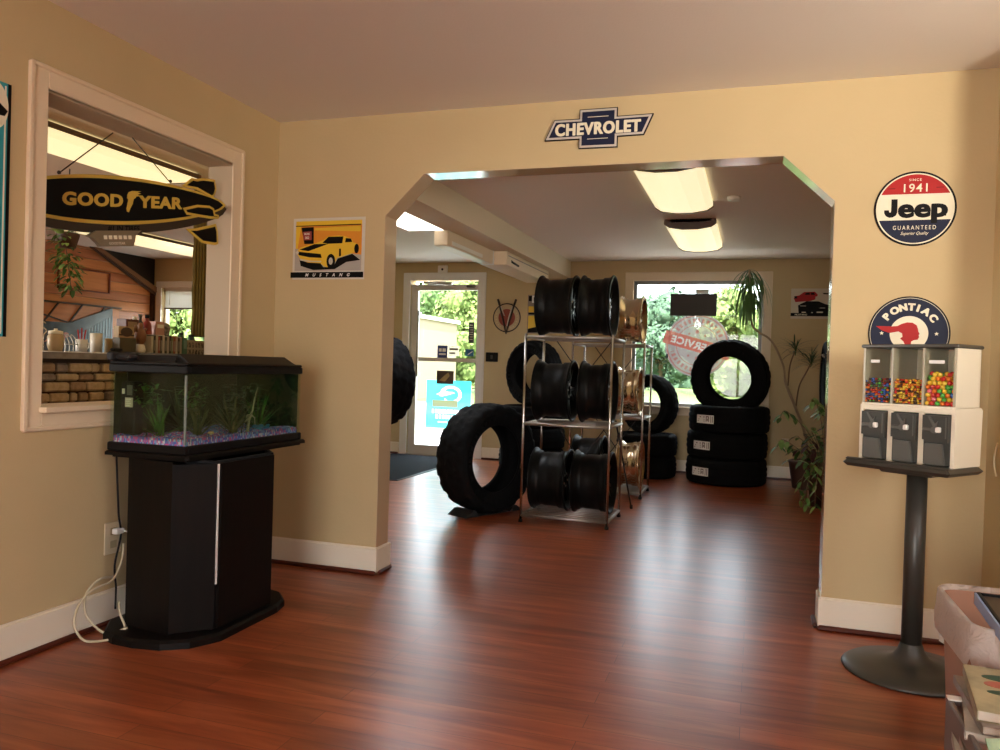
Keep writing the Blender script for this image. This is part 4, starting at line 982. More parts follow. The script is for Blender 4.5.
# ------------------------------------------------------------------ plants in the showroom
dp=thing('dragon_tree','tall dragon tree with bare bent stem and drooping tufts by the window','plant',(3.02,4.55,0))
MB().lathe([(0,0),(0,.13),(.02,.135),(.24,.17),(.27,.18),(.275,.165),(.24,.155),(.24,0)],32).build('pot',M['pot'],dp)
MB().lathe([(.232,0),(.238,.155)],24).build('soil',M['soil'],dp)
trunk=smoothpts([(0,0,.23),(-.02,0,.50),(-.13,.02,.80),(-.22,.04,1.02),(-.245,.05,1.18),(-.33,.05,1.38),(-.40,.05,1.47),(-.50,.05,1.53),(-.565,.05,1.62),(-.585,.05,1.85),(-.60,.05,2.15)])
MB().tube(trunk,[.014]*20+[.011]*(len(trunk)-20),8).build('stem',mat('pale bent stem',(.34,.24,.14),.7),dp)
def tuft(mb,c,n,L,w,up=.9,dr=2.6,az=None):
    for k in range(n):
        a=random.uniform(0,2*PI) if az is None else az+random.uniform(-1,1); e=random.uniform(-.1,up)
        leafstrip(mb,Vector(c)+Vector((random.uniform(-.01,.01),random.uniform(-.01,.01),random.uniform(-.07,.03))),(math.cos(a)*math.cos(e),math.sin(a)*math.cos(e)*.75,math.sin(e)),L*random.uniform(.65,1.05),w,dr,8)
mb=MB(); tuft(mb,(-.60,.05,2.13),30,.48,.017,.35,3.2); tuft(mb,(-.59,.05,2.03),30,.46,.018,.1,4.6); tuft(mb,(-.58,.05,1.93),22,.44,.018,-.1,5.2); mb.v=[(x,y,min(z,2.305)) for x,y,z in mb.v]; mb.build('drooping_leaves',M['leaf'],dp)
br=smoothpts([(-.12,.02,.80),(-.10,-.04,1.0),(-.04,-.08,1.14),(.0,-.08,1.23)])
br2=smoothpts([(-.20,.03,1.0),(-.19,-.03,1.2),(-.15,-.06,1.34)])
MB().tube(br,.008,6).tube(br2,.008,6).build('branch',M['bark'],dp)
mb=MB(); tuft(mb,(.0,-.08,1.24),34,.24,.013,1.2,.9); tuft(mb,(-.15,-.06,1.36),30,.23,.013,1.2,.9); mb.build('spiky_leaves',M['leafd'],dp)
def broadleaf(mb,p,d,L,w,mi=0):
    leafstrip(mb,p,d,L,w,random.uniform(.6,1.6),5,mi,fold=.2)
bp_=thing('leafy_plant','dark leafy plant in a pot low behind the right side of the arch','plant',(3.10,3.45,0))
MB().lathe([(0,0),(0,.11),(.3,.15),(.32,.155),(.32,.14),(.29,.135),(.29,0)],32).build('pot',M['pot'],bp_)
MB().lathe([(.285,0),(.288,.135)],24).build('soil',M['soil'],bp_)
mb=MB(); st=MB()
for k in range(30):
    a=random.uniform(0,2*PI); e=random.uniform(.2,1.35); L=random.uniform(.16,.42)
    tip=Vector((math.cos(a)*math.cos(e)*L*.75-.06,math.sin(a)*math.cos(e)*L*.8,.30+math.sin(e)*L)); mid=tip*.5+Vector((0,0,.18))
    pts=smoothpts([(0,0,.28),tuple(mid),tuple(tip)],4); st.tube(pts,.003,5)
    for q in range(5):
        b=random.uniform(0,2*PI); broadleaf(mb,pts[-1-q],(math.cos(b),math.sin(b),random.uniform(-.4,.5)),random.uniform(.07,.13),.040,random.choice([0,0,1,2]))
for (tx,ty,tz) in ((-.33,-.1,.80),(-.12,-.2,.92),(-.05,-.1,.86),(-.34,0,.55),(.0,-.25,.74)):
    pts=smoothpts([(0,0,.28),(tx*.4,ty*.4,tz*.75),(tx,ty,tz),(tx*1.15,ty,tz-.06)],5); st.tube(pts,.003,5)
    for q in range(0,9): b=random.uniform(0,2*PI); broadleaf(mb,pts[-1-q],(math.cos(b),math.sin(b),-.2),.10,.040,random.choice([0,1]))
for (tx,ty) in ((-.16,-.30),(-.10,-.36),(-.20,-.15)):
    pts=smoothpts([(0,0,.29),(tx*.6,ty*.6,.36),(tx,ty,.22),(tx,ty*1.05,.06)],5); st.tube(pts,.003,5)
    for q in range(0,12): b=random.uniform(0,2*PI); broadleaf(mb,pts[-1-q],(math.cos(b),math.sin(b),-.4),.08,.032,random.choice([0,1,1]))
mb.build('leaves',[M['leaf'],M['leafl'],mat('dark red leaf',(.06,.012,.014),.5)],bp_); st.build('stems',M['bark'],bp_)

# ------------------------------------------------------------------ small things on the far wall
o=thing('wall_switch','black square switch plate right of the glass door','switch',(-.45,Y-.0,1.21)); MB().box(-.075,.075,-.012,0,-.055,.055,bev=.004).build('plate',M['black'],o); MB().box(-.012,.012,-.018,-.012,-.022,.022,bev=.003).build('toggle',M['grey'],o)
o=thing('door_sensor','small square white sensor above the glass door','sensor',(-1.10,Y,2.245)); MB().box(-.060,.060,-.03,0,-.048,.048,bev=.006).build('body',M['white'],o); MB().ellipsoid((0,-.032,0),.014,10,6).build('eye',M['black'],o)
o=thing('wall_outlet','small outlet low on the far wall right of the tire stack','outlet',(2.83,Y,.38)); MB().box(-.035,.035,-.006,0,-.057,.057,bev=.002).build('cover_plate',M['plate'],o); MB().box(-.015,.015,-.008,-.006,.01,.04).box(-.015,.015,-.008,-.006,-.04,-.01).build('socket',bpy.data.materials['beige socket'],o)
# window sign and decal
ws=thing('window_sign','dark rectangular sign board hanging in the upper part of the big window','sign',(1.845,Y-.02,1.83))
MB().box(-.245,.245,-.012,.012,-.115,.125,bev=.003).build('board',mat('dark sign board',(.035,.028,.022),.6),ws)
MB().box(.02,.16,-.010,.010,.127,.175).build('tag',mat('pale sign tag',(.6,.6,.5),.6),ws)
MB().tube([(-.22,0,.12),(-.2,0,.24)],.0015,5).tube([(.22,0,.12),(.2,0,.24)],.0015,5).tube([(-.245,0,-.1),(-.25,.0,-.55),(-.30,.0,-.68)],.0015,5).ellipsoid((-.265,0,-.56),(.012,.01,.03),8,6).build('cord',M['blackm'],ws)
dc=thing('window_decal','round translucent red and white SERVICE decal on the big window','decal',(1.89,Y+.055,1.40))
dc.rotation_euler=(PI/2,0,0)
def tl(name,c,a):
    m=bpy.data.materials.new(name); m.use_nodes=True; nt=m.node_tree; nt.nodes.clear(); o=nt.nodes.new('ShaderNodeOutputMaterial')
    t=nt.nodes.new('ShaderNodeBsdfTransparent'); d=nt.nodes.new('ShaderNodeBsdfTranslucent'); d.inputs[0].default_value=(*c,1)
    d2=nt.nodes.new('ShaderNodeBsdfDiffuse'); d2.inputs[0].default_value=(*c,1); mx0=nt.nodes.new('ShaderNodeMixShader'); nt.links.new(d.outputs[0],mx0.inputs[1]); nt.links.new(d2.outputs[0],mx0.inputs[2]); mx0.inputs[0].default_value=.3
    mx=nt.nodes.new('ShaderNodeMixShader'); mx.inputs[0].default_value=a; nt.links.new(t.outputs[0],mx.inputs[1]); nt.links.new(mx0.outputs[0],mx.inputs[2]); nt.links.new(mx.outputs[0],o.inputs[0]); return m
dw=tl('translucent decal white',(.125,.10,.10),.80); dr=tl('translucent decal pink',(.135,.05,.045),.85); drd=tl('translucent decal red',(.15,.032,.026),.9)
def annulus(mb,r0,r1,z0,z1,n=64):
    a=circ(r0,n); b=circ(r1,n)
    for k in range(n):
        k2=(k+1)%n; mb.quad((*a[k],z1),(*b[k],z1),(*b[k2],z1),(*a[k2],z1))
dwl=tl('translucent decal lettering',(.17,.145,.14),.88)
def dcls(u,v):
    r=math.hypot(u,v); c_,s_=math.cos(R(15)),math.sin(R(15)); a=u*c_-v*s_; b=u*s_+v*c_
    if abs(b)<.072 and abs(a)<.365:
        if in_text('SERVICE',-(a+.06),b,.078,.035,1.05,1.1) or in_text('&',-(a-.33),b,.066): return 'L'
        return 'R'
    if r>.345: return None
    if .315<r<.328 or .215<r<.224: return 'P'
    if .248<r<.292:
        an=math.degrees(math.atan2(v,u))%360; 
        if int(an/5.3)%2==0 and 15<an%180<150: return 'P'
    for (sx,sy,rr) in ((0,.145,.026),(-.085,.125,.016),(.085,.105,.016),(0,-.145,.026),(-.09,-.115,.016),(.09,-.12,.016)):
        if math.hypot(u-sx,v-sy)<rr*.8: return 'P'
    return 'W'
raster(.006,-.384,.384,-.384,.384,dcls,{'W':('white_disc',dw),'P':('pink_print',dr),'R':('red_band',drd),'L':('reversed_lettering',dwl)},dc)

# stickers on the glass door
YG=Y+.048
tpst=thing('door_poster','bright teal poster taped to the lower pane of the glass door','poster',(-1.005,YG,.625),rot=ROTB)
rsb=random.Random(4); bars=[]
for (x0_,x1_,zc,hh) in ((-.21,.21,-.085,.05),(-.16,.16,-.150,.045),(-.13,.13,-.215,.018)):
    x=x0_
    while x<x1_:
        w_=rsb.uniform(.024,.045); bars.append((x,min(x+w_,x1_),zc-hh/2,zc+hh/2)); x+=w_+.010
def pcls(u,v):
    if abs(u)>.29 or abs(v)>.29: return None
    if -.21<u<.12 and -.03<v<.045: return 'M'
    for (a_,b_,c_,d_) in bars:
        if a_<u<b_ and c_<v<d_: return 'W'
    e=math.hypot((u-.03)/1.35,v-.12)
    if .075<e<.105 and not (u<-.05 and v<.1): return 'W'
    if -.16<u<.08 and abs(v-.135-.10*u)<.028*(1-abs(u+.04)/.13): return 'W'
    return 'T'
raster(.008,-.296,.296,-.296,.296,pcls,{'T':('sheet',tl('backlit teal poster',(.05,.62,.68),.9)),'W':('white_print',tl('backlit white print',(.9,.95,.95),.7)),'M':('photo_strip',tl('backlit muddy photo strip',(.16,.17,.09),.95))},tpst)
o=thing('door_sticker','dark photo sticker below the crossbar of the glass door','sticker',(-1.055,YG,.95),rot=ROTB); MB().box(-.11,.11,-.08,.08,0,.001).build('sheet',mat('dark sticker brown',(.10,.055,.035),.6),o); MB().prism([(-.08,-.04),(.0,.03),(.04,.06),(.06,.02),(.0,-.05)],.001,.0018).build('print',mat('sticker ochre',(.4,.25,.1),.6),o)
o=thing('door_sticker','small navy sticker just above the crossbar of the glass door','sticker',(-1.10,YG,1.26),rot=ROTB); MB().box(-.065,.065,-.075,.075,0,.001).build('sheet',mat('sticker navy',(.03,.05,.22),.5),o); MB().box(-.045,-.01,.0,.04,.001,.0018).box(.0,.045,.0,.04,.001,.0018).box(-.045,.045,-.04,-.02,.001,.0018).build('print',M['whitep'],o)
o=thing('door_sticker','pale brown sticker beside the navy one on the glass door','sticker',(-.955,YG,1.27),rot=ROTB); MB().box(-.07,.07,-.06,.06,0,.001).build('sheet',tl('backlit pale sticker',(.55,.50,.40),.8),o); MB().box(-.055,.055,.01,.035,.001,.0018).box(-.055,.02,-.035,-.015,.001,.0018).build('print',bpy.data.materials['dark sticker brown'],o)
o=thing('door_sticker','narrow dark hours sticker at the right edge of the glass door','sticker',(-.735,YG,1.50),rot=ROTB); MB().box(-.035,.035,-.13,.12,0,.001).build('sheet',mat('dark sticker',(.04,.035,.04),.6),o); mb=MB(); [mb.box(-.022,.02,.08-k*.028,.088-k*.028,.001,.0018) for k in range(7)]; mb.build('print',M['whitep'],o)
o=thing('door_sticker','small blue sticker low on the right edge of the upper door pane','sticker',(-.745,YG,1.255),rot=ROTB); MB().box(-.06,.045,-.04,.04,0,.001).build('sheet',mat('sticker blue',(.02,.12,.30),.5),o); MB().prism([(-.03,-.02),(.03,.02),(.035,.012),(-.02,-.026)],.001,.0018).build('print',M['whitep'],o)

# ------------------------------------------------------------------ ceiling lights
def ceil_light(x,y0,y1,z,w,label,name='ceiling_light',m=None,capz=.05):
    t=thing(name,label,'ceiling light',(x,(y0+y1)/2,z)); L=(y1-y0)/2
    MB().box(-w*.40,w*.40,-L,L,-.025,0).build('housing',M['white'],t)
    prof=[(-w/2,-.012),(-w/2,-.035),(-w*.40,-.062),(-w*.15,-.078),(w*.15,-.078),(w*.40,-.062),(w/2,-.035),(w/2,-.012)]
    MB().prism(prof,-L+.03,L-.03,axis='y').build('diffuser',m or M['lamp'],t)
    pc=[(a*1.02,b-.003 if b<-.02 else b) for a,b in prof]
    for (a,b) in ((-L,-L+.03),(L-.03,L)): MB().prism([(-w/2,0)]+pc+[(w/2,0)],a,b,axis='y').build('end_cap',M['lampcap'],t)
    return t
ceil_light(1.985,.83,2.10,2.325,.40,'glowing acrylic ceiling light just beyond the arch')
ceil_light(1.975,2.72,4.00,2.325,.40,'glowing acrylic ceiling light with brown end, nearer the big window')
t=ceil_light(-1.25,2.75,3.75,2.33,.26,'lit ceiling light over the entry near the skylight')
fx=thing('strip_light','unlit white strip fixture running along the dropped beam','ceiling light',(.20,2.43,2.07))
MB().box(-.055,.06,-.58,.52,-.060,.060,bev=.008).build('housing',M['trim'],fx); MB().box(.06,.067,-.50,.20,-.045,-.015,bev=.002).build('tube',mat('unlit lamp tube',(.85,.82,.72),.3),fx)
MB().box(-.055,.062,.49,.52,-.062,.062).build('end_cap',M['white'],fx)
dx=thing('beam_duct','white boxed duct continuing behind the strip fixture along the beam','duct',(.24,3.70,2.07))
MB().box(-.10,.14,-.74,.74,-.062,.06,bev=.006).build('casing',M['trim'],dx); MB().tube([(.10,-.62,.03),(.145,-.60,-.02),(.145,-.40,-.03)],.010,6).build('bracket',M['blackm'],dx); MB().box(.138,.144,-.70,.70,.02,.028).build('seam',mat('beam seam grey',(.35,.3,.25),.6),dx)
sm_=thing('smoke_detector','small white smoke detector on the ceiling right of the near ceiling light','detector',(2.33,1.95,2.325)); MB().lathe([(0,0),(0,.045),(-.02,.045),(-.03,.035),(-.03,0)],24).build('body',M['white'],sm_)

# ------------------------------------------------------------------ waste bin and magazines
mbag=bpy.data.materials.new('translucent plastic bag'); mbag.use_nodes=True; nt=mbag.node_tree; b=nt.nodes['Principled BSDF']
b.inputs['Base Color'].default_value=(.96,.88,.80,1)
tcb=nt.nodes.new('ShaderNodeTexCoord'); vb=nt.nodes.new('ShaderNodeTexNoise'); vb.inputs['Scale'].default_value=16; vb.inputs['Detail'].default_value=2; vb.inputs['Distortion'].default_value=2.5; bb_=nt.nodes.new('ShaderNodeBump'); bb_.inputs['Strength'].default_value=1; bb_.inputs['Distance'].default_value=.03; nt.links.new(tcb.outputs['Object'],vb.inputs['Vector']); nt.links.new(vb.outputs['Fac'],bb_.inputs['Height']); nt.links.new(bb_.outputs[0],b.inputs['Normal']); b.inputs['Roughness'].default_value=.3
tr=nt.nodes.new('ShaderNodeBsdfTransparent'); tr.inputs[0].default_value=(.97,.95,.92,1); tlc=nt.nodes.new('ShaderNodeBsdfTranslucent'); tlc.inputs[0].default_value=(.95,.88,.8,1)
m1=nt.nodes.new('ShaderNodeMixShader'); m1.inputs[0].default_value=.4; m2=nt.nodes.new('ShaderNodeMixShader'); m2.inputs[0].default_value=.25
nt.links.new(b.outputs[0],m1.inputs[1]); nt.links.new(tlc.outputs[0],m1.inputs[2]); nt.links.new(m1.outputs[0],m2.inputs[1]); nt.links.new(tr.outputs[0],m2.inputs[2]); nt.links.new(m2.outputs[0],nt.nodes['Material Output'].inputs[0])
bn=thing('waste_bin','tan waste bin lined with a translucent plastic bag at the right edge','bin',(3.215,-1.35,0))
def rrect(hx,hy,r,n=6):
    pts=[]
    for (cx,cy,a) in ((hx-r,hy-r,0),(-hx+r,hy-r,PI/2),(-hx+r,-hy+r,PI),(hx-r,-hy+r,1.5*PI)):
        for k in range(n+1): t=a+PI/2*k/n; pts.append((cx+r*math.cos(t),cy+r*math.sin(t)))
    return pts
def loft(mb,rings,close=True):
    ids=[[mb.addv(p) for p in r] for r in rings]
    for A,B in zip(ids,ids[1:]):
        n=len(A)
        for k in range(n): mb.addf((A[k],A[(k+1)%n],B[(k+1)%n],B[k]),None,True)
    return ids
def rr(hx,hy,r,z): return [(x,y,z) for x,y in rrect(hx,hy,r)]
mb=MB(); ids=loft(mb,[rr(.150,.185,.05,0),rr(.172,.212,.05,.50),rr(.165,.205,.048,.50),rr(.145,.18,.045,.012)]); mb.addf(ids[0][::-1]); mb.addf(ids[-1]); mb.build('body',mat('tan bin plastic',(.38,.19,.12),.5),bn)
mb=MB(); rings=[]
for (g,z,j) in ((.0,.30,0),(.0,.50,0),(.006,.515,0),(.012,.508,0),(.014,.48,.004),(.016,.44,.007),(.018,.41,.010),(.015,.385,.014)):
    base_=rrect(.172+g,.212+g,.05)
    ring=[]
    for k,(x,y) in enumerate(base_):
        dz=0 if z>.49 or z<.35 else (.5-z)*.22*math.sin(k*1.3)+ (.5-z)*.3*math.sin(k*.5+1)
        s=1+ j*math.sin(k*2.9)*2
        ring.append((x*s,y*s,z+dz))
    rings.append(ring)
rings[0]=[(x*.93,y*.93,.30) for x,y in rrect(.172,.212,.05)]
loft(mb,rings); mb.build('bag',mbag,bn)
tr_=thing('black_tray','black flat tray with blue edge lying across the waste bin','tray',(3.215,-1.44,.418),rot=(Matrix.Rotation(R(-4),4,'Z')@Matrix.Rotation(R(0),4,'Y')).to_euler())
MB().box(-.125,.16,-.26,.135,.105,.111).build('panel',mat('dark brown tray panel',(.035,.022,.015),.35),tr_)
mb=MB(); mb.box(-.13,-.124,-.26,.135,.085,.118,bev=.002); mb.build('blue_edge',mat('blue tray edge',(.25,.36,.62),.35),tr_)
mb=MB(); mb.box(-.13,.16,.132,.138,.085,.118,bev=.002); mb.box(-.123,-.117,-.26,.132,.111,.120); mb.build('black_edge',M['black'],tr_)
mbx=thing('magazine_box','dark brown open box holding magazines at the lower right corner','box',(3.19,-2.05,0))
mb=MB(); mb.box(-.25,.25,-.31,.31,0,.01); mb.box(-.25,-.238,-.31,.31,.01,.40,bev=.003); mb.box(.238,.25,-.31,.31,.01,.40,bev=.003); mb.box(-.238,.238,-.31,-.298,.01,.40); mb.box(-.238,.238,.298,.31,.01,.40,bev=.003)
mb.build('body',mat('brown laminate box',(.13,.085,.065),.45),mbx)
MB().box(-.236,.236,-.296,.296,.325,.331).build('inner_shelf',M['blackm'],mbx)
MB().box(-.25,-.20,.285,.311,.401,.404).build('white_tab',M['whitep'],mbx)
covers=[('magazine with a sand coloured cover and green leaf shapes on top of the pile',(.44,.37,.20),0),('magazine with a grey-brown edge second in the pile',(.28,.21,.16),.10),('magazine with a pale back third in the pile',(.50,.44,.36),-.06),('magazine with a reddish cover edge fourth in the pile',(.30,.12,.08),.12),('magazine with a brown cover near the bottom of the pile',(.22,.16,.12),.05),('magazine with a cream cover at the bottom of the pile',(.52,.46,.36),-.02)]
zz=.3315
for k,(lb,c,a) in list(enumerate(covers))[::-1]:
    th=.018 if k else .022
    m_=thing('magazine',lb,'magazine',(3.085-.008*k,-1.795-.01*k,zz),rz=a-.13,group='magazines piled in the brown box')
    MB().box(-.108,.108,-.14,.14,.001,th-.001,bev=.002).build('pages',mat('magazine pages %d'%k,(.58,.5,.4),.7),m_)
    cov=MB().box(-.110,.110,-.142,.142,th-.001,th).box(-.110,.110,-.142,.142,0,.001).box(-.110,-.109,-.142,.142,0,th).build('cover',mat('magazine cover %d'%k,c,.35,noise=(14,(c[0]*.6,c[1]*.6,c[2]*.6))),m_)
    if k==0:
        mb=MB(); mb.prism([(x*.045-.035,y*.020+.075) for x,y in circ(1,20)],th,th+.0006); mb.prism([(x*.05-.03,y*.016-.02) for x,y in circ(1,20)],th,th+.0006); mb.build('green_shapes',mat('dark leaf print',(.02,.07,.035),.4),cov)
        MB().prism([(x*.03-.05,y*.02+.03) for x,y in circ(1,20)],th,th+.0006).build('red_shape',mat('faded red print',(.40,.10,.06),.4),cov)
    zz+=th+.0006
for k,(lb,c,rz,px_,py_) in enumerate([('pale green card leaning in front of the magazine pile',(.36,.42,.22),.35,3.01,-2.10),('yellow striped leaflet leaning beside the green card',(.55,.48,.20),-.5,3.09,-2.08),('brown leaflet at the edge of the magazine box',(.30,.2,.12),-.35,3.15,-2.12)]):
    m_=thing('leaflet',lb,'leaflet',(px_,py_,.333),rot=(R(58),0,rz)); MB().box(-.05,.05,0,.13,0,.0025).build('sheet',mat('leaflet sheet %d'%k,c,.5,noise=(30,(c[0]*.5,c[1]*.6,c[2]*.6))),m_)
    MB().box(-.035,.03,.08,.10,.0025,.0031).box(-.035,.01,.05,.06,.0025,.0031).build('print',bpy.data.materials['dark leaf print'],m_)

# ------------------------------------------------------------------ office seen through the pass-through
stc=[mat('tan stone',(.46,.35,.21),.85,noise=(30,(.58,.46,.30))),mat('brown stone',(.30,.20,.12),.85,noise=(30,(.42,.30,.19))),mat('violet grey stone',(.22,.17,.14),.85,noise=(30,(.32,.26,.22))),mat('dark mortar',(.07,.045,.028),.95)]
ct=thing('stone_counter','reception counter faced with rough brown stone and grey slab top','counter',(-1.3,-.5,0)); off=ct.location
mb=MB(); mb.box(-1.36,-1.33,-2.4,1.10,0,1.075,mi=3)
z=.0; rs=random.Random(3)
while z<1.06:
    h=min(rs.choice([.038,.05,.062,.078]),1.07-z)
    if h<.03: break
    yy=-2.4+rs.uniform(-.1,0)
    while yy<1.08:
        w=rs.uniform(.06,.20); a=max(yy,-2.4); b=min(yy+w,1.09)
        if b-a>.03: mb.box(-1.345,-1.312+rs.uniform(0,.022),a+.006,b-.006,z+.004,z+h-.004,mi=rs.choice([0,0,1,0,2]),bev=.010)
        yy+=w
    z+=h
mb.build('stone_facing',stc,ct,off=off)
MB().prism([(-1.26,-2.42),(-1.26,1.03),(-1.74,1.60),(-1.74,-2.42)],1.075,1.112).build('counter_top',mat('grey slate slab',(.20,.17,.15),.45,noise=(20,(.27,.24,.22))),ct,off=off)
MB().prism([(-1.36,-2.38),(-1.36,1.08),(-1.70,1.48),(-1.70,-2.38)],0,1.07).build('counter_body',mat('counter wood',(.12,.06,.03),.6),ct,off=off)
cz=1.1125
# wood wall
mb=MB(); z=0
wcol=[mat('orange brown plank',(.48,.165,.045),.45,noise=(5,(.56,.21,.06),(4,.4,6))),mat('darker brown plank',(.36,.115,.035),.45,noise=(5,(.44,.15,.05),(4,.4,6)))]
k=0
while z<2.42:
    mb.box(-5.4,-5.38,-1.5,5.1,z+.003,min(z+.118,2.42),mi=k%2,bev=.003); z+=.12; k+=1
o=struct(mb.build('wall_panelling',wcol))
drk=mat('dark stained wood',(.045,.018,.010),.5)
fr=thing('wooden_frame','thin dark red rectangular frame mounted on the orange plank wall','frame',(-5.38,4.0,2.0))
mb=MB()
for b in ((-.45,.33,-.125,-.112),(-.45,.33,.128,.141),(-.45,-.437,-.125,.141),(.317,.33,-.125,.141)): mb.box(0,.03,*b)
mb.build('moulding',mat('dark red wood',(.16,.035,.02),.5),fr); MB().box(0,.008,-.44,.32,-.115,.130).build('panel',wcol[0],fr)
bmn=thing('wall_beam','dark triangular gable board with a brown diagonal beam on the plank wall','beam',(-5.38,4.6,2.2))
MB().prism([(-.42,.225),(.5,-.235),(.5,.225)],0,.03,axis='x').build('gable_board',mat('black board',(.008,.007,.008),.6),bmn)
MB().prism([(-.60,.225),(-.48,.225),(.5,-.17),(.5,-.24)],.03,.09,axis='x').build('diagonal_beam',mat('brown beam',(.22,.10,.04),.5),bmn)
MB().prism([(-.63,.225),(-.60,.225),(.5,-.24),(.5,-.275)],.03,.07,axis='x').box(0,.05,.455,.5,-2.15,-.24).build('dark_edge',drk,bmn)
lg=thing('wooden_lattice','shallow wooden lattice of diagonal battens above the dark mural','lattice',(-5.38,3.9,1.6))
MB().box(0,.012,-1.2,.60,-.13,.10).build('backing',wcol[0],lg)
mb=MB(); mb.box(.012,.04,-1.2,.62,.095,.115); mb.prism([(-1.2,.09),(-1.2,.07),(-.2,-.13),(-.14,-.13)],.012,.03,axis='x')
for q in (-.9,-.55,-.2,.15): mb.prism([(q,-.13),(q+.02,-.13),(q+.22,.1),(q+.20,.1)],.012,.03,axis='x')
mb.build('battens',drk,lg)
mu=thing('wall_mural','blue grey mural picture low on the plank wall behind the counter','picture',(-5.36,3.8,1.30))
MB().prism([(-.9,-.6),(.565,-.6),(.565,.40),(-.1,.17),(-.9,.17)],0,.02,axis='x').build('canvas',mat('dark mural paint',(.025,.024,.03),.35,noise=(3.5,(.07,.10,.13))),mu)
mb=MB(); 
for q in range(12): a=.05+q*.045; mb.box(.02,.024,a,a+.02,-.5+.1*(q%3),.05+.022*q)
mb.build('pale_streaks',mat('mural pale blue',(.16,.23,.28),.4),mu)
mb=MB()
for q in range(6): mb.prism([(-.15+.05*math.cos(t+q)-q*.05,.02+.035*math.sin(t)-.03*(q%3)) for t in [k*PI/4 for k in range(8)]],.02,.024,axis='x')
mb.build('pink_flowers',mat('mural pink',(.45,.18,.14),.5),mu)
# office lights
def of_light(x0,x1,y0,y1,z,lab):
    t=thing('ceiling_light',lab,'ceiling light',((x0+x1)/2,(y0+y1)/2,z)); w=(x1-x0)/2; L=(y1-y0)/2
    MB().box(-w*.8,w*.8,-L,L,-.02,0).build('housing',M['white'],t)
    MB().prism([(-w,-.015),(-w,-.03),(-w*.6,-.055),(w*.6,-.055),(w,-.03),(w,-.015)],-L+.02,L-.02,axis='y').build('diffuser',M['lampo'],t)
    mb=MB(); mb.box(-w,w,-L,-L+.02,-.057,0); mb.box(-w,w,L-.02,L,-.057,0); mb.box(w,w+.012,-L,L,-.035,-.005); mb.build('frame_edge',M['lampcap'],t)
of_light(-1.86,-1.34,-1.4,1.02,2.42,'long glowing fluorescent light above the stone counter')
of_light(-4.42,-3.80,2.3,4.85,2.42,'glowing fluorescent light at the far side of the counter room')
# hanging plant
hp_=thing('hanging_plant','trailing green plant hanging from the ceiling behind the counter','plant',(-2.2,.70,1.88))
MB().lathe([(0,0),(-.02,.0)] if False else [(-.02,0),(-.02,.05),(.07,.075),(.08,.075),(.08,.065),(.05,.06),(.05,0)],20).build('pot',M['pot'],hp_)
mb=MB(); [mb.tube([(.07*math.cos(a),.07*math.sin(a),.07),(0,0,.50)],.0015,5) for a in (0,2.1,4.2)]; mb.tube([(0,0,.50),(0,0,.545)],.004,5); mb.build('hanger',M['blackm'],hp_)
mb=MB()
for k in range(150):
    a=random.uniform(0,2*PI); z=random.uniform(-.33,.08); rr_=.10*(1-abs(z+.03)*1.2); cx_=.0; cy_=(-.10-z)*.20 if z<0 else -.04
    broadleaf(mb,(cx_+rr_*math.cos(a)*random.random(),cy_+rr_*math.sin(a)*random.random(),z),(math.cos(a),math.sin(a),random.uniform(-.6,.5)),random.uniform(.04,.075),.026,0 if random.random()<.65 else 1)
for k in range(16): a=random.uniform(0,2*PI); broadleaf(mb,(.02*math.cos(a),-.05+.03*math.sin(a),.07),(math.cos(a)*.6,math.sin(a),.9),random.uniform(.07,.11),.035,1)
mb.build('leaves',[M['leaf'],M['leafl']],hp_)
MB().tube([(0,-.03,.05),(0,0,-.1),(0,.04,-.33)],.004,5).build('stems',M['bark'],hp_)
# olive curtain
cu=thing('curtain','olive curtain panel hanging at the right end of the counter','curtain',(-1.555,1.327,1.12))
mb=MB(); pts=[]; 
for i in range(25):
    u=-.062+.120*i/24; pts.append((u,.008*math.sin(i*1.5)))
rows=[]
for j in range(14):
    z=.14+1.15*j/13; rows.append([mb.addv((a*(1+(.06*math.sin(j*2.1) if a<0 else 0)),b,z)) for a,b in pts])
for A,B in zip(rows,rows[1:]):
    for i in range(24): mb.addf((A[i],A[i+1],B[i+1],B[i]),0,True)
o=mb.build('cloth',mat('olive cloth',(.17,.125,.025),.8,noise=(12,(.13,.09,.02))),cu); o.rotation_euler=(0,0,math.atan2(.62,.785))
so=o.modifiers.new('thick','SOLIDIFY'); so.thickness=.006
o=MB().box(.060,.078,-.012,.012,0,1.3).build('edge_post',drk,cu); o.rotation_euler=(0,0,math.atan2(.62,.785))
# counter clutter -------------------------------------------------
def item(name,label,cat,x,y,z=cz,rz=0,group=None): return thing(name,label,cat,(x,y,z),rz=rz,group=group)
t=item('brochure_holder','tan brochure holder with a dark oval picture at the left of the book row','brochure holder',-1.36,.365)
MB().box(-.03,.03,-.07,.07,0,.105,bev=.003).build('tray',mat('dark olive card',(.07,.06,.035),.6),t); MB().box(-.025,.015,-.066,.066,.02,.178).build('brochures',mat('tan brochure',(.42,.30,.17),.6),t); MB().prism([(x*.05,y*.03+.142) for x,y in circ(1,24)],.015,.017,axis='x').box(.0150,.0165,-.064,.064,.118,.128).build('oval_picture',drk,t)
t=item('figurine','small brown and white figurine with spread arms beside the brochure holder','figurine',-1.35,.49)
MB().lathe([(0,0),(0,.030),(.03,.036),(.06,.028),(.07,.018)],16).build('white_base',M['white'],t)
MB().lathe([(.065,.018),(.09,.034),(.13,.040),(.16,.026),(.175,.014),(.19,.020),(.205,.014),(.212,0)],16).tube([(0,.03,.15),(0,.05,.175)],.008,6).tube([(0,-.03,.15),(0,-.045,.19)],.008,6).build('body',mat('figurine brown',(.20,.085,.04),.4),t)
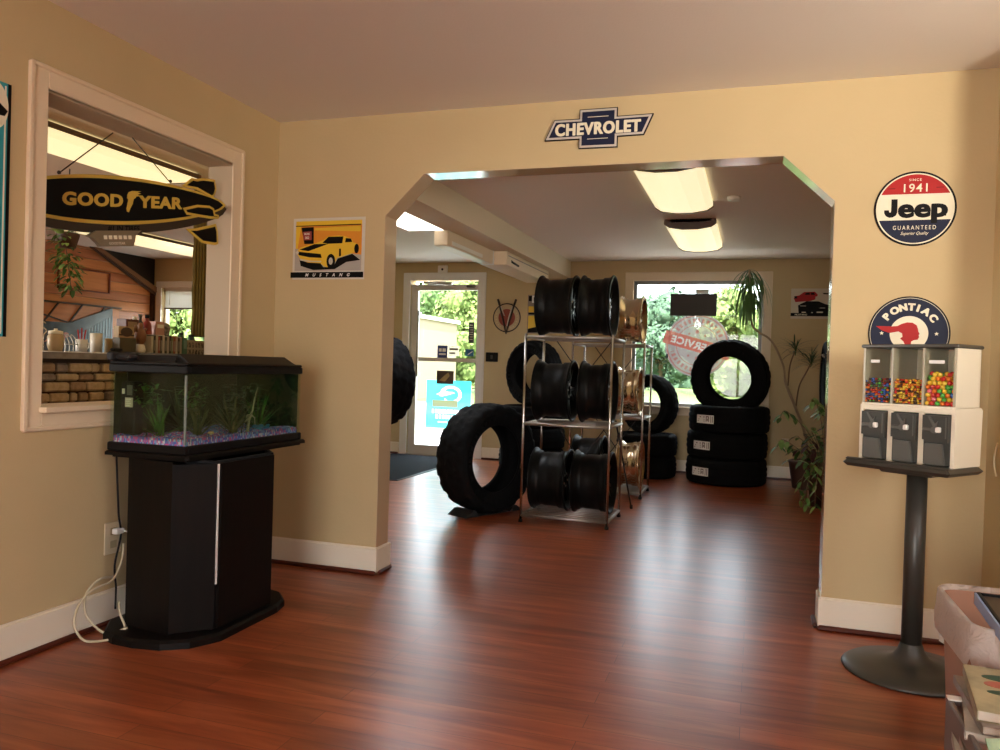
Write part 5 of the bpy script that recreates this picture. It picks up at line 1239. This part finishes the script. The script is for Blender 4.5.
t=item('box','dark red carton behind the figurine on the counter','box',-1.46,.50); MB().box(-.04,.04,-.06,.05,0,.232,bev=.002).build('carton',mat('carton maroon',(.09,.02,.02),.5),t); MB().box(.040,.041,-.045,.035,.18,.215).build('carton_label',mat('carton label',(.3,.22,.14),.6),t)
bc=[(.55,.50,.42),(.03,.03,.03),(.40,.36,.30),(.25,.05,.04),(.04,.04,.04),(.60,.55,.48),(.05,.06,.05),(.45,.40,.33),(.03,.03,.03),(.18,.22,.12),(.30,.08,.05),(.50,.46,.38),(.04,.03,.03),(.42,.36,.28)]
bl_=['cream','black','beige','dark red','black','white','dark green','sand','black','olive','rust','pale','near-black','tan']
yy=.545
place=['leftmost','second from the left','third from the left','fourth from the left','fifth from the left','sixth from the left','seventh from the left','seventh from the right','sixth from the right','fifth from the right','fourth from the right','third from the right','second from the right','rightmost']
for k,(c,n) in enumerate(zip(bc,bl_)):
    w=random.Random(k).uniform(.018,.023); t=item('book',n+' slim book, '+place[k]+' in the upright row on the counter','book',-1.37,yy+w/2,group='slim books standing on the counter')
    MB().box(-.06,.06,-w/2+.0005,w/2-.0005,0,.125+.006*(k%3),bev=.0015).build('cover',mat('book cover %d'%k,c,.5),t)
    MB().box(.060,.0605,-w*.3,w*.3,.03,.10).build('spine_label',mat('spine label %d'%k,tuple(min(.7,x*.5+.2) for x in c),.5),t)
    yy+=w+.0008
for k,(lb,y,h,r,c,bz) in enumerate([('squat black bottle with white cap above the book row',.600,.115,.030,(.015,.015,.016),M['white']),('tall black bottle behind the book row',.650,.135,.024,(.02,.018,.018),M['greyl']),('dark red bottle with black cap behind the book row',.715,.135,.030,(.22,.02,.015),M['black'])]):
    t=item('bottle',lb,'bottle',-1.50-.0*k,y,group='bottles behind the book row'); 
    MB().lathe([(0,0),(0,r),(h+.06,r),(h+.085,r*.8),(h+.10,r*.4),(h+.12,r*.4)],18).build('body',mat('bottle colour %d'%k,c,.3),t); MB().lathe([(h+.118,0),(h+.118,r*.5),(h+.142,r*.5),(h+.142,0)],14).build('cap',bz,t); MB().lathe([(.10,r+.0006),(h+.03,r+.0006)],18).build('bottle_label',mat('bottle label %d'%k,(.3,.26,.22) if k!=2 else (.35,.05,.03),.5),t)
t=item('box','small pink and white carton behind the right end of the book row','box',-1.50,.81); MB().box(-.03,.03,-.045,.04,0,.235,bev=.002).build('carton',mat('carton pale pink',(.50,.26,.22),.5),t); MB().box(.03,.031,-.03,.03,.19,.215).build('carton_label',M['whitep'],t)
t=item('figurine','grey speckled figurine above the teal box','figurine',-1.50,.895); MB().lathe([(0,0),(0,.03),(.15,.025),(.20,.034),(.225,.02),(.235,0)],14).build('body',mat('speckled grey',(.35,.32,.3),.5,noise=(60,(.08,.07,.06))),t); MB().lathe([(-.001,.0),(0,.034),(.01,.034),(.012,0)],14).build('base',M['black'],t)
t=item('box','narrow teal green box at the right end of the book row','box',-1.37,.875); MB().box(-.06,.06,-.020,.020,0,.128,bev=.002).build('carton',mat('teal green carton',(.08,.20,.15),.5),t); MB().box(.06,.061,-.014,.014,.05,.11).build('carton_label',mat('teal label',(.2,.36,.3),.5),t)
t=item('card_display','cream counter display tray with rows of small dark cards','card display',-1.36,1.015)
MB().box(-.05,.02,-.115,.105,0,.115,bev=.003).build('tray',mat('cream display card',(.45,.38,.27),.6),t)
mb=MB()
for r_ in range(2):
    for q in range(6): mb.box(.020,.0215,-.105+q*.034,-.105+q*.034+.024,.012+r_*.05,.048+r_*.05)
mb.build('small_cards',mat('dark card print',(.05,.04,.035),.6,noise=(60,(.4,.33,.26))),t)
for k,(lb,y,h,r) in enumerate([('small green jar behind the card display, left',.99,.17,.022),('dark green jar behind the card display, right',1.10,.16,.026)]):
    t=item('jar',lb,'jar',-1.47,y+.03); MB().lathe([(0,0),(0,r),(h-.03,r),(h-.015,r*.7)],16).build('body',mat('green jar %d'%k,(.04,.10,.06) if k==0 else (.02,.06,.04),.3),t); MB().lathe([(h-.016,0),(h-.016,r*.8),(h,r*.8),(h,0)],16).build('lid',M['blackm'],t)
# left part of the counter
t=item('paper_sheet','white papers lying flat at the left end of the counter','paper',-1.33,-.20,rz=.1); MB().box(-.06,.08,-.14,.14,0,.004).build('sheets',M['whitep'],t); MB().box(-.04,.06,-.1,.08,.004,.0045).build('print',mat('pale grey print',(.5,.48,.45),.7),t)
t=item('paper_sheet','white papers lying flat in the middle of the counter','paper',-1.34,.135,rz=-.1); MB().box(-.06,.07,-.10,.11,0,.006).build('sheets',M['whitep'],t); MB().box(-.04,.05,-.07,.08,.006,.0065).build('print',bpy.data.materials['pale grey print'],t)
t=item('jar','squat tan glass jar with a cream lid at the left end of the counter','jar',-1.47,-.06); MB().lathe([(0,0),(0,.035),(.04,.045),(.09,.045),(.11,.035)],20).build('body',mat('tan jar glaze',(.38,.27,.14),.35),t); MB().lathe([(.108,0),(.108,.040),(.125,.040),(.13,.01),(.14,.01),(.14,0)],20).build('lid',M['cream'],t)
t=item('wire_rack','curly metal wire rack on the counter beside the tan jar','rack',-1.50,.055)
mb=MB(); 
for s in (-.045,-.015,.015,.045): mb.tube(smoothpts([(.03,s,0),(.03,s,.05),(.0,s+.01,.09),(-.02,s,.11),(-.03,s+.012,.085),(-.01,s+.01,.06)]),.003,6)
mb.tube([(.03,-.05,.004),(.03,.05,.004)],.004,6); mb.tube([(.03,-.05,.05),(.03,.05,.05)],.003,6); mb.build('wires',M['steel'],t); MB().box(-.04,.034,-.055,.055,0,.004).build('base',M['black'],t)
t=item('mug','white mug holding red pens in the middle of the counter','mug',-1.53,.19); MB().lathe([(0,0),(0,.033),(.085,.036),(.085,.031),(.01,.028),(.01,0)],20).tube([(0,.034,.07),(0,.058,.06),(0,.058,.035),(0,.034,.02)],.005,6).build('body',M['white'],t); mb=MB(); [mb.cyl((.006*q,0,.012),(.02*q,.012*q,.155-.01*abs(q)),.004,n=6) for q in (-1,0,1)]; mb.build('pens',M['red'],t)
t=item('paper_roll','white upright paper roll on the counter near the right end of the mural','paper roll',-1.58,.355); MB().lathe([(0,0),(0,.035),(.13,.038),(.13,0)],20).build('roll',M['white'],t); MB().lathe([(.13,0),(.13,.014),(.131,0)],12).build('core',M['cord'],t)
t=item('stapler','black stapler lying on the middle of the counter','stapler',-1.32,.26,rz=.4); MB().box(-.02,.02,-.07,.07,0,.012,bev=.004).build('base',M['black'],t); MB().box(-.016,.016,-.07,.06,.016,.036,bev=.007).build('arm',M['black'],t)
t=item('box','small yellow-brown carton beside the white paper roll','box',-1.54,.455); MB().box(-.03,.03,-.04,.04,0,.10,bev=.002).build('carton',mat('kraft carton',(.32,.22,.08),.6),t); MB().box(.03,.031,-.025,.025,.03,.07).build('carton_label',M['signcream'],t)
t=item('metal_stand','small chrome S-shaped hook stand at the left end of the counter','stand',-1.42,-.19); MB().tube(smoothpts([(0,0,.0),(0,0,.09),(0,.02,.12),(0,.0,.14),(0,-.018,.155),(0,-.01,.175),(0,.012,.165)]),.004,7).build('hook',M['chrome'],t); MB().lathe([(0,0),(0,.03),(.008,.028),(.008,0)],16).build('base',M['chrome'],t)

# ------------------------------------------------------------------ outside
grass=mat('lawn grass',(.07,.10,.02),.9,noise=(1.2,(.10,.14,.03)))
struct(MB().box(-70,60,5.27,90,-.16,-.10).build('ground',grass))
struct(MB().box(-70,60,5.26,9.2,-.10,-.06).build('pavement',mat('pale concrete',(.68,.66,.64),.85,noise=(2,(.56,.54,.52)))))
struct(MB().prism([(-70,15),(60,12),(60,17.5),(-70,20)],-.10,-.085).build('road',mat('sunlit asphalt',(.18,.18,.19),.9)))
struct(MB().prism([(.5,9.2),(60,9.2),(60,12.2),(3.5,14.2)],-.10,-.08).build('driveway',mat('sunlit gravel drive',(.20,.20,.20),.9)))
struct(MB().box(-30,-5.54,-30,5.26,-.16,-.08).build('side_yard',grass))
struct(MB().box(4.54,30,-30,5.26,-.16,-.08).build('side_yard',mat('pale side yard',(.55,.50,.42),.9)))  # unseen ground, made pale to bounce light up through the assumed side window
fb=thing('flower_bed','raised bed with reddish mulch and low plants under the window outside','flower bed',(1.6,6.3,-.10))
MB().box(-1.3,1.6,-.5,.5,0,.60,bev=.03).build('bed_wall',mat('pale timber edging',(.45,.38,.30),.8),fb)
mb=MB(); [mb.ellipsoid((random.uniform(-1.2,1.5),random.uniform(-.45,.45),.60+random.uniform(0,.05)),random.uniform(.04,.09),6,4,jit=.3) for _ in range(160)]; mb.build('mulch',mat('red mulch',(.36,.10,.06),.9,noise=(9,(.24,.07,.05))),fb)
mb=MB()
for _ in range(60):
    a=random.uniform(0,6.28); leafstrip(mb,(random.uniform(-1.2,1.5),random.uniform(-.45,.45),.62),(math.cos(a)*.5,math.sin(a)*.5,1),random.uniform(.06,.14),.03,1,4)
mb.build('low_plants',M['leafl'],fb)
tg=[mat('tree foliage green',(.035,.075,.016),.8,noise=(1.6,(.075,.13,.035))),mat('tree foliage yellow green',(.07,.115,.022),.8,noise=(1.6,(.13,.18,.045))),mat('tree foliage blue green',(.028,.062,.034),.8,noise=(1.6,(.055,.105,.06)))]
bark=mat('tree bark',(.12,.08,.05),.9)
def tree(x,y,h,r,mi,label,seed,group=None):
    rs=random.Random(seed); t=thing('leafy_tree',label,'tree',(x,y,-.10),group=group)
    MB().tube([(0,0,-.02),(.1,0,h*.3),(0,.1,h*.6)],[r*.09,r*.07,r*.04],8).build('trunk',bark,t)
    mb=MB(); cen=[]
    for k in range(26):
        a=rs.uniform(0,6.28); q=rs.random()**.5*r*.72; z=h*.08+rs.random()*h*.80; s=1-abs(z/h-.45)*.9
        cen.append((math.cos(a)*q*s,math.sin(a)*q*s,z,r*rs.uniform(.28,.42)))
    for (a,b,z,q) in cen:
        for _ in range(250):
            th=rs.uniform(0,6.28); ph=math.acos(rs.uniform(-1,1)); d=Vector((math.sin(ph)*math.cos(th),math.sin(ph)*math.sin(th),math.cos(ph)))
            p=Vector((a,b,z))+d*q*rs.uniform(.75,1.05); s=r*rs.uniform(.022,.05)
            u=d.cross(Vector((rs.uniform(-1,1),rs.uniform(-1,1),rs.uniform(-1,1)))).normalized()*s; w=(d+Vector((rs.uniform(-.6,.6),)*3)).cross(u).normalized()*s
            mb.quad(p-u-w*.3,p-w,p+u+w*.3,p+w)
        mb.ellipsoid((a,b,z),q*.62,9,6,jit=.2)
    mb.build('crown',tg[mi],t,recalc=False)
trees=[(-5.5,33,6.2,3.2,0,'green tree at the left side of the big window view'),(-3.0,44,6.0,3.0,2,'blue green tree behind the SERVICE decal'),(1.5,38,5.6,2.8,1,'yellow green tree right of the SERVICE decal'),(4.6,33,6.6,3.2,0,'tall green tree at the right side of the big window view'),
 (-9.3,28,5.9,2.3,1,'bright yellow green tree filling the glass door view'),(-14.5,40,7.2,3.2,0,'taller green tree behind the one in the glass door view'),(-29,33,5.6,3.2,1,'bright green tree outside the far window of the counter room'),(-11.0,48,4.2,2.4,2,'low distant tree at the right of the glass door view')]
for k,(x,y,h,r,mi,lb) in enumerate(trees): tree(x,y,h,r,mi,lb,k+5)
hd=thing('hedge','long dark green line of bushes beyond the road','hedge',(0,54,-.1)); mb=MB()
rs=random.Random(9)
for k in range(150): mb.ellipsoid((rs.uniform(-50,25),rs.uniform(-1,1),rs.uniform(.4,2.6)),rs.uniform(.7,1.3),7,5,jit=.25)
mb.build('bushes',tg[2],hd)
MB().box(-50,25,-.6,.6,0,2.0).build('inner_mass',tg[2],hd)
bd=thing('building','cream building across the road seen through the glass door','building',(-9.6,20.5,-.10))
MB().box(-3,1.2,0,4,0,2.75).build('wall',mat('cream cladding',(.22,.17,.11),.7),bd); MB().box(-3.1,1.3,-.1,4.1,2.75,2.87).build('roof',M['white'],bd)
MB().box(.1,.8,-.03,0,2.0,2.2).build('wall_sign',mat('dark blue sign',(.03,.04,.2),.5),bd); MB().prism([(.3,2.87),(.62,2.87),(.42,3.75),(.1,3.75)],.2,.5,axis='y').build('blue_flag',mat('bright blue flag',(.02,.22,.75),.5),bd); MB().box(-.6,.9,-.02,0,.3,1.6).build('garage_door',mat('tan garage door',(.16,.11,.06),.6),bd)
car=thing('parked_car','pale parked car outside seen past the left edge of the teal poster','car',(-8.2,13.2,-.085),rz=.1)
mb=MB(); mb.prism([(-2.1,.35),(-2.15,.62),(-2.0,.80),(-1.2,.92),(-.6,1.36),(.7,1.40),(1.35,.98),(2.05,.88),(2.15,.60),(2.1,.35)],-.82,.82,axis='y'); mb.build('body',mat('pale silver car paint',(.62,.64,.66),.3,coat=.5),car)
MB().prism([(-1.12,.94),(-.58,1.32),(.02,1.34),(.02,.94)],-.83,.83,axis='y').prism([(.10,.94),(.10,1.34),(.66,1.35),(1.22,.98)],-.83,.83,axis='y').build('side_window',mat('dark car glass',(.03,.035,.04),.1),car)
for wx in (-1.35,1.35):
    for sy in (-1,1):
        o=MB().cyl((wx,sy*.62,.33),(wx,sy*.86,.33),.33,n=24).build('wheel',M['rubber'],car); MB().cyl((wx,sy*.86,.33),(wx,sy*.87,.33),.2,n=18).build('hubcap',M['steel'],o)
MB().box(-2.17,-2.12,-.7,-.45,.62,.74).box(-2.17,-2.12,.45,.7,.62,.74).build('headlight',M['white'],car)

# ------------------------------------------------------------------ light
w=bpy.data.worlds.new('World'); SC.world=w; w.use_nodes=True; nt=w.node_tree; bg=nt.nodes['Background']
sky=nt.nodes.new('ShaderNodeTexSky'); sky.sky_type='NISHITA'; sky.sun_disc=False; sky.sun_elevation=R(48); sky.sun_rotation=R(180); sky.air_density=1.0; sky.dust_density=2.5
mxs=nt.nodes.new('ShaderNodeMix'); mxs.data_type='RGBA'; mxs.inputs[0].default_value=.55; mxs.inputs[7].default_value=(9.2,9.4,9.7,1)
nt.links.new(sky.outputs[0],mxs.inputs[6]); nt.links.new(mxs.outputs[2],bg.inputs[0]); bg.inputs[1].default_value=1.3
def light(name,kind,loc,d,energy,col,**k):
    l=bpy.data.lights.new(name,kind); l.energy=energy; l.color=col
    for a,b in k.items(): setattr(l,a,b)
    o=bpy.data.objects.new(name,l); COL.objects.link(o); o.location=loc; o.rotation_euler=Vector(d).to_track_quat('-Z','Y').to_euler(); return o
light('sun','SUN',(0,-10,20),(-.22,.80,-.80),22,(1,.95,.85),angle=R(.6))
light('side_assumed_fill','AREA',(4.72,-2.72,1.52),(-.54,.84,.27),18,(1,.93,.80),shape='RECTANGLE',size=1.0,size_y=.8,spread=R(72))  # added lamp at the assumed side window, tilted up to brighten wall and ceiling
for (nm,loc,d,sx,sy) in (('portal_window',(1.875,Y+.02,1.41),(0,-1,0),1.36,1.37),('portal_door',(-1.04,Y+.02,1.05),(0,-1,0),.80,2.0),('portal_assumed_window',(4.42,-2.5,1.67),(-1,0,0),.98,.83)):
    o=light(nm,'AREA',loc,d,1,(1,1,1),shape='RECTANGLE',size=sx,size_y=sy); o.data.cycles.is_portal=True

light('office_added_fill','AREA',(-5.75,-2.6,1.5),(1,.35,.10),170,(1,.92,.80),shape='RECTANGLE',size=1.9,size_y=1.0)  # added fill lamp that brightens the dark office, no known source there
light('rear_added_fill','AREA',(2.1,-6.35,1.0),(-.10,1,-.02),11,(1,.95,.86),shape='RECTANGLE',size=1.6,size_y=1.8)  # added fill lamp behind the camera, lifts the front room's lower walls
light('assumed_hood_lamp','AREA',(.25,-.80,1.028),(0,0,-1),.09,(.92,1,.80),shape='RECTANGLE',size=.10,size_y=.60)  # faint lamp assumed under the hood, brightens the plants and gravel
# ------------------------------------------------------------------ camera
cam=bpy.data.cameras.new('camera'); co=bpy.data.objects.new('camera',cam); COL.objects.link(co); SC.camera=co
cam.sensor_fit='HORIZONTAL'; cam.sensor_width=36; cam.lens=28.446; cam.clip_start=.05; cam.clip_end=300
yaw,pitch,roll=0.312659,-0.011738,0.030223
f=Vector((-math.sin(yaw)*math.cos(pitch),math.cos(yaw)*math.cos(pitch),math.sin(pitch))); r_=Vector((math.cos(yaw),math.sin(yaw),0)); u_=r_.cross(f)
r2=r_*math.cos(roll)+u_*math.sin(roll); u2=-r_*math.sin(roll)+u_*math.cos(roll)
co.matrix_world=Matrix(((r2.x,u2.x,-f.x,2.5111),(r2.y,u2.y,-f.y,-3.7320),(r2.z,u2.z,-f.z,1.1109),(0,0,0,1)))
vs=SC.view_settings; vs.view_transform='Standard'; vs.look='None'; vs.gamma=1; vs.use_curve_mapping=False; vs.exposure=0.28
SC.cycles.use_denoising=True; SC.cycles.max_bounces=10; SC.cycles.diffuse_bounces=5; SC.cycles.transparent_max_bounces=24; SC.cycles.sample_clamp_indirect=6; SC.cycles.caustics_reflective=False; SC.cycles.caustics_refractive=False
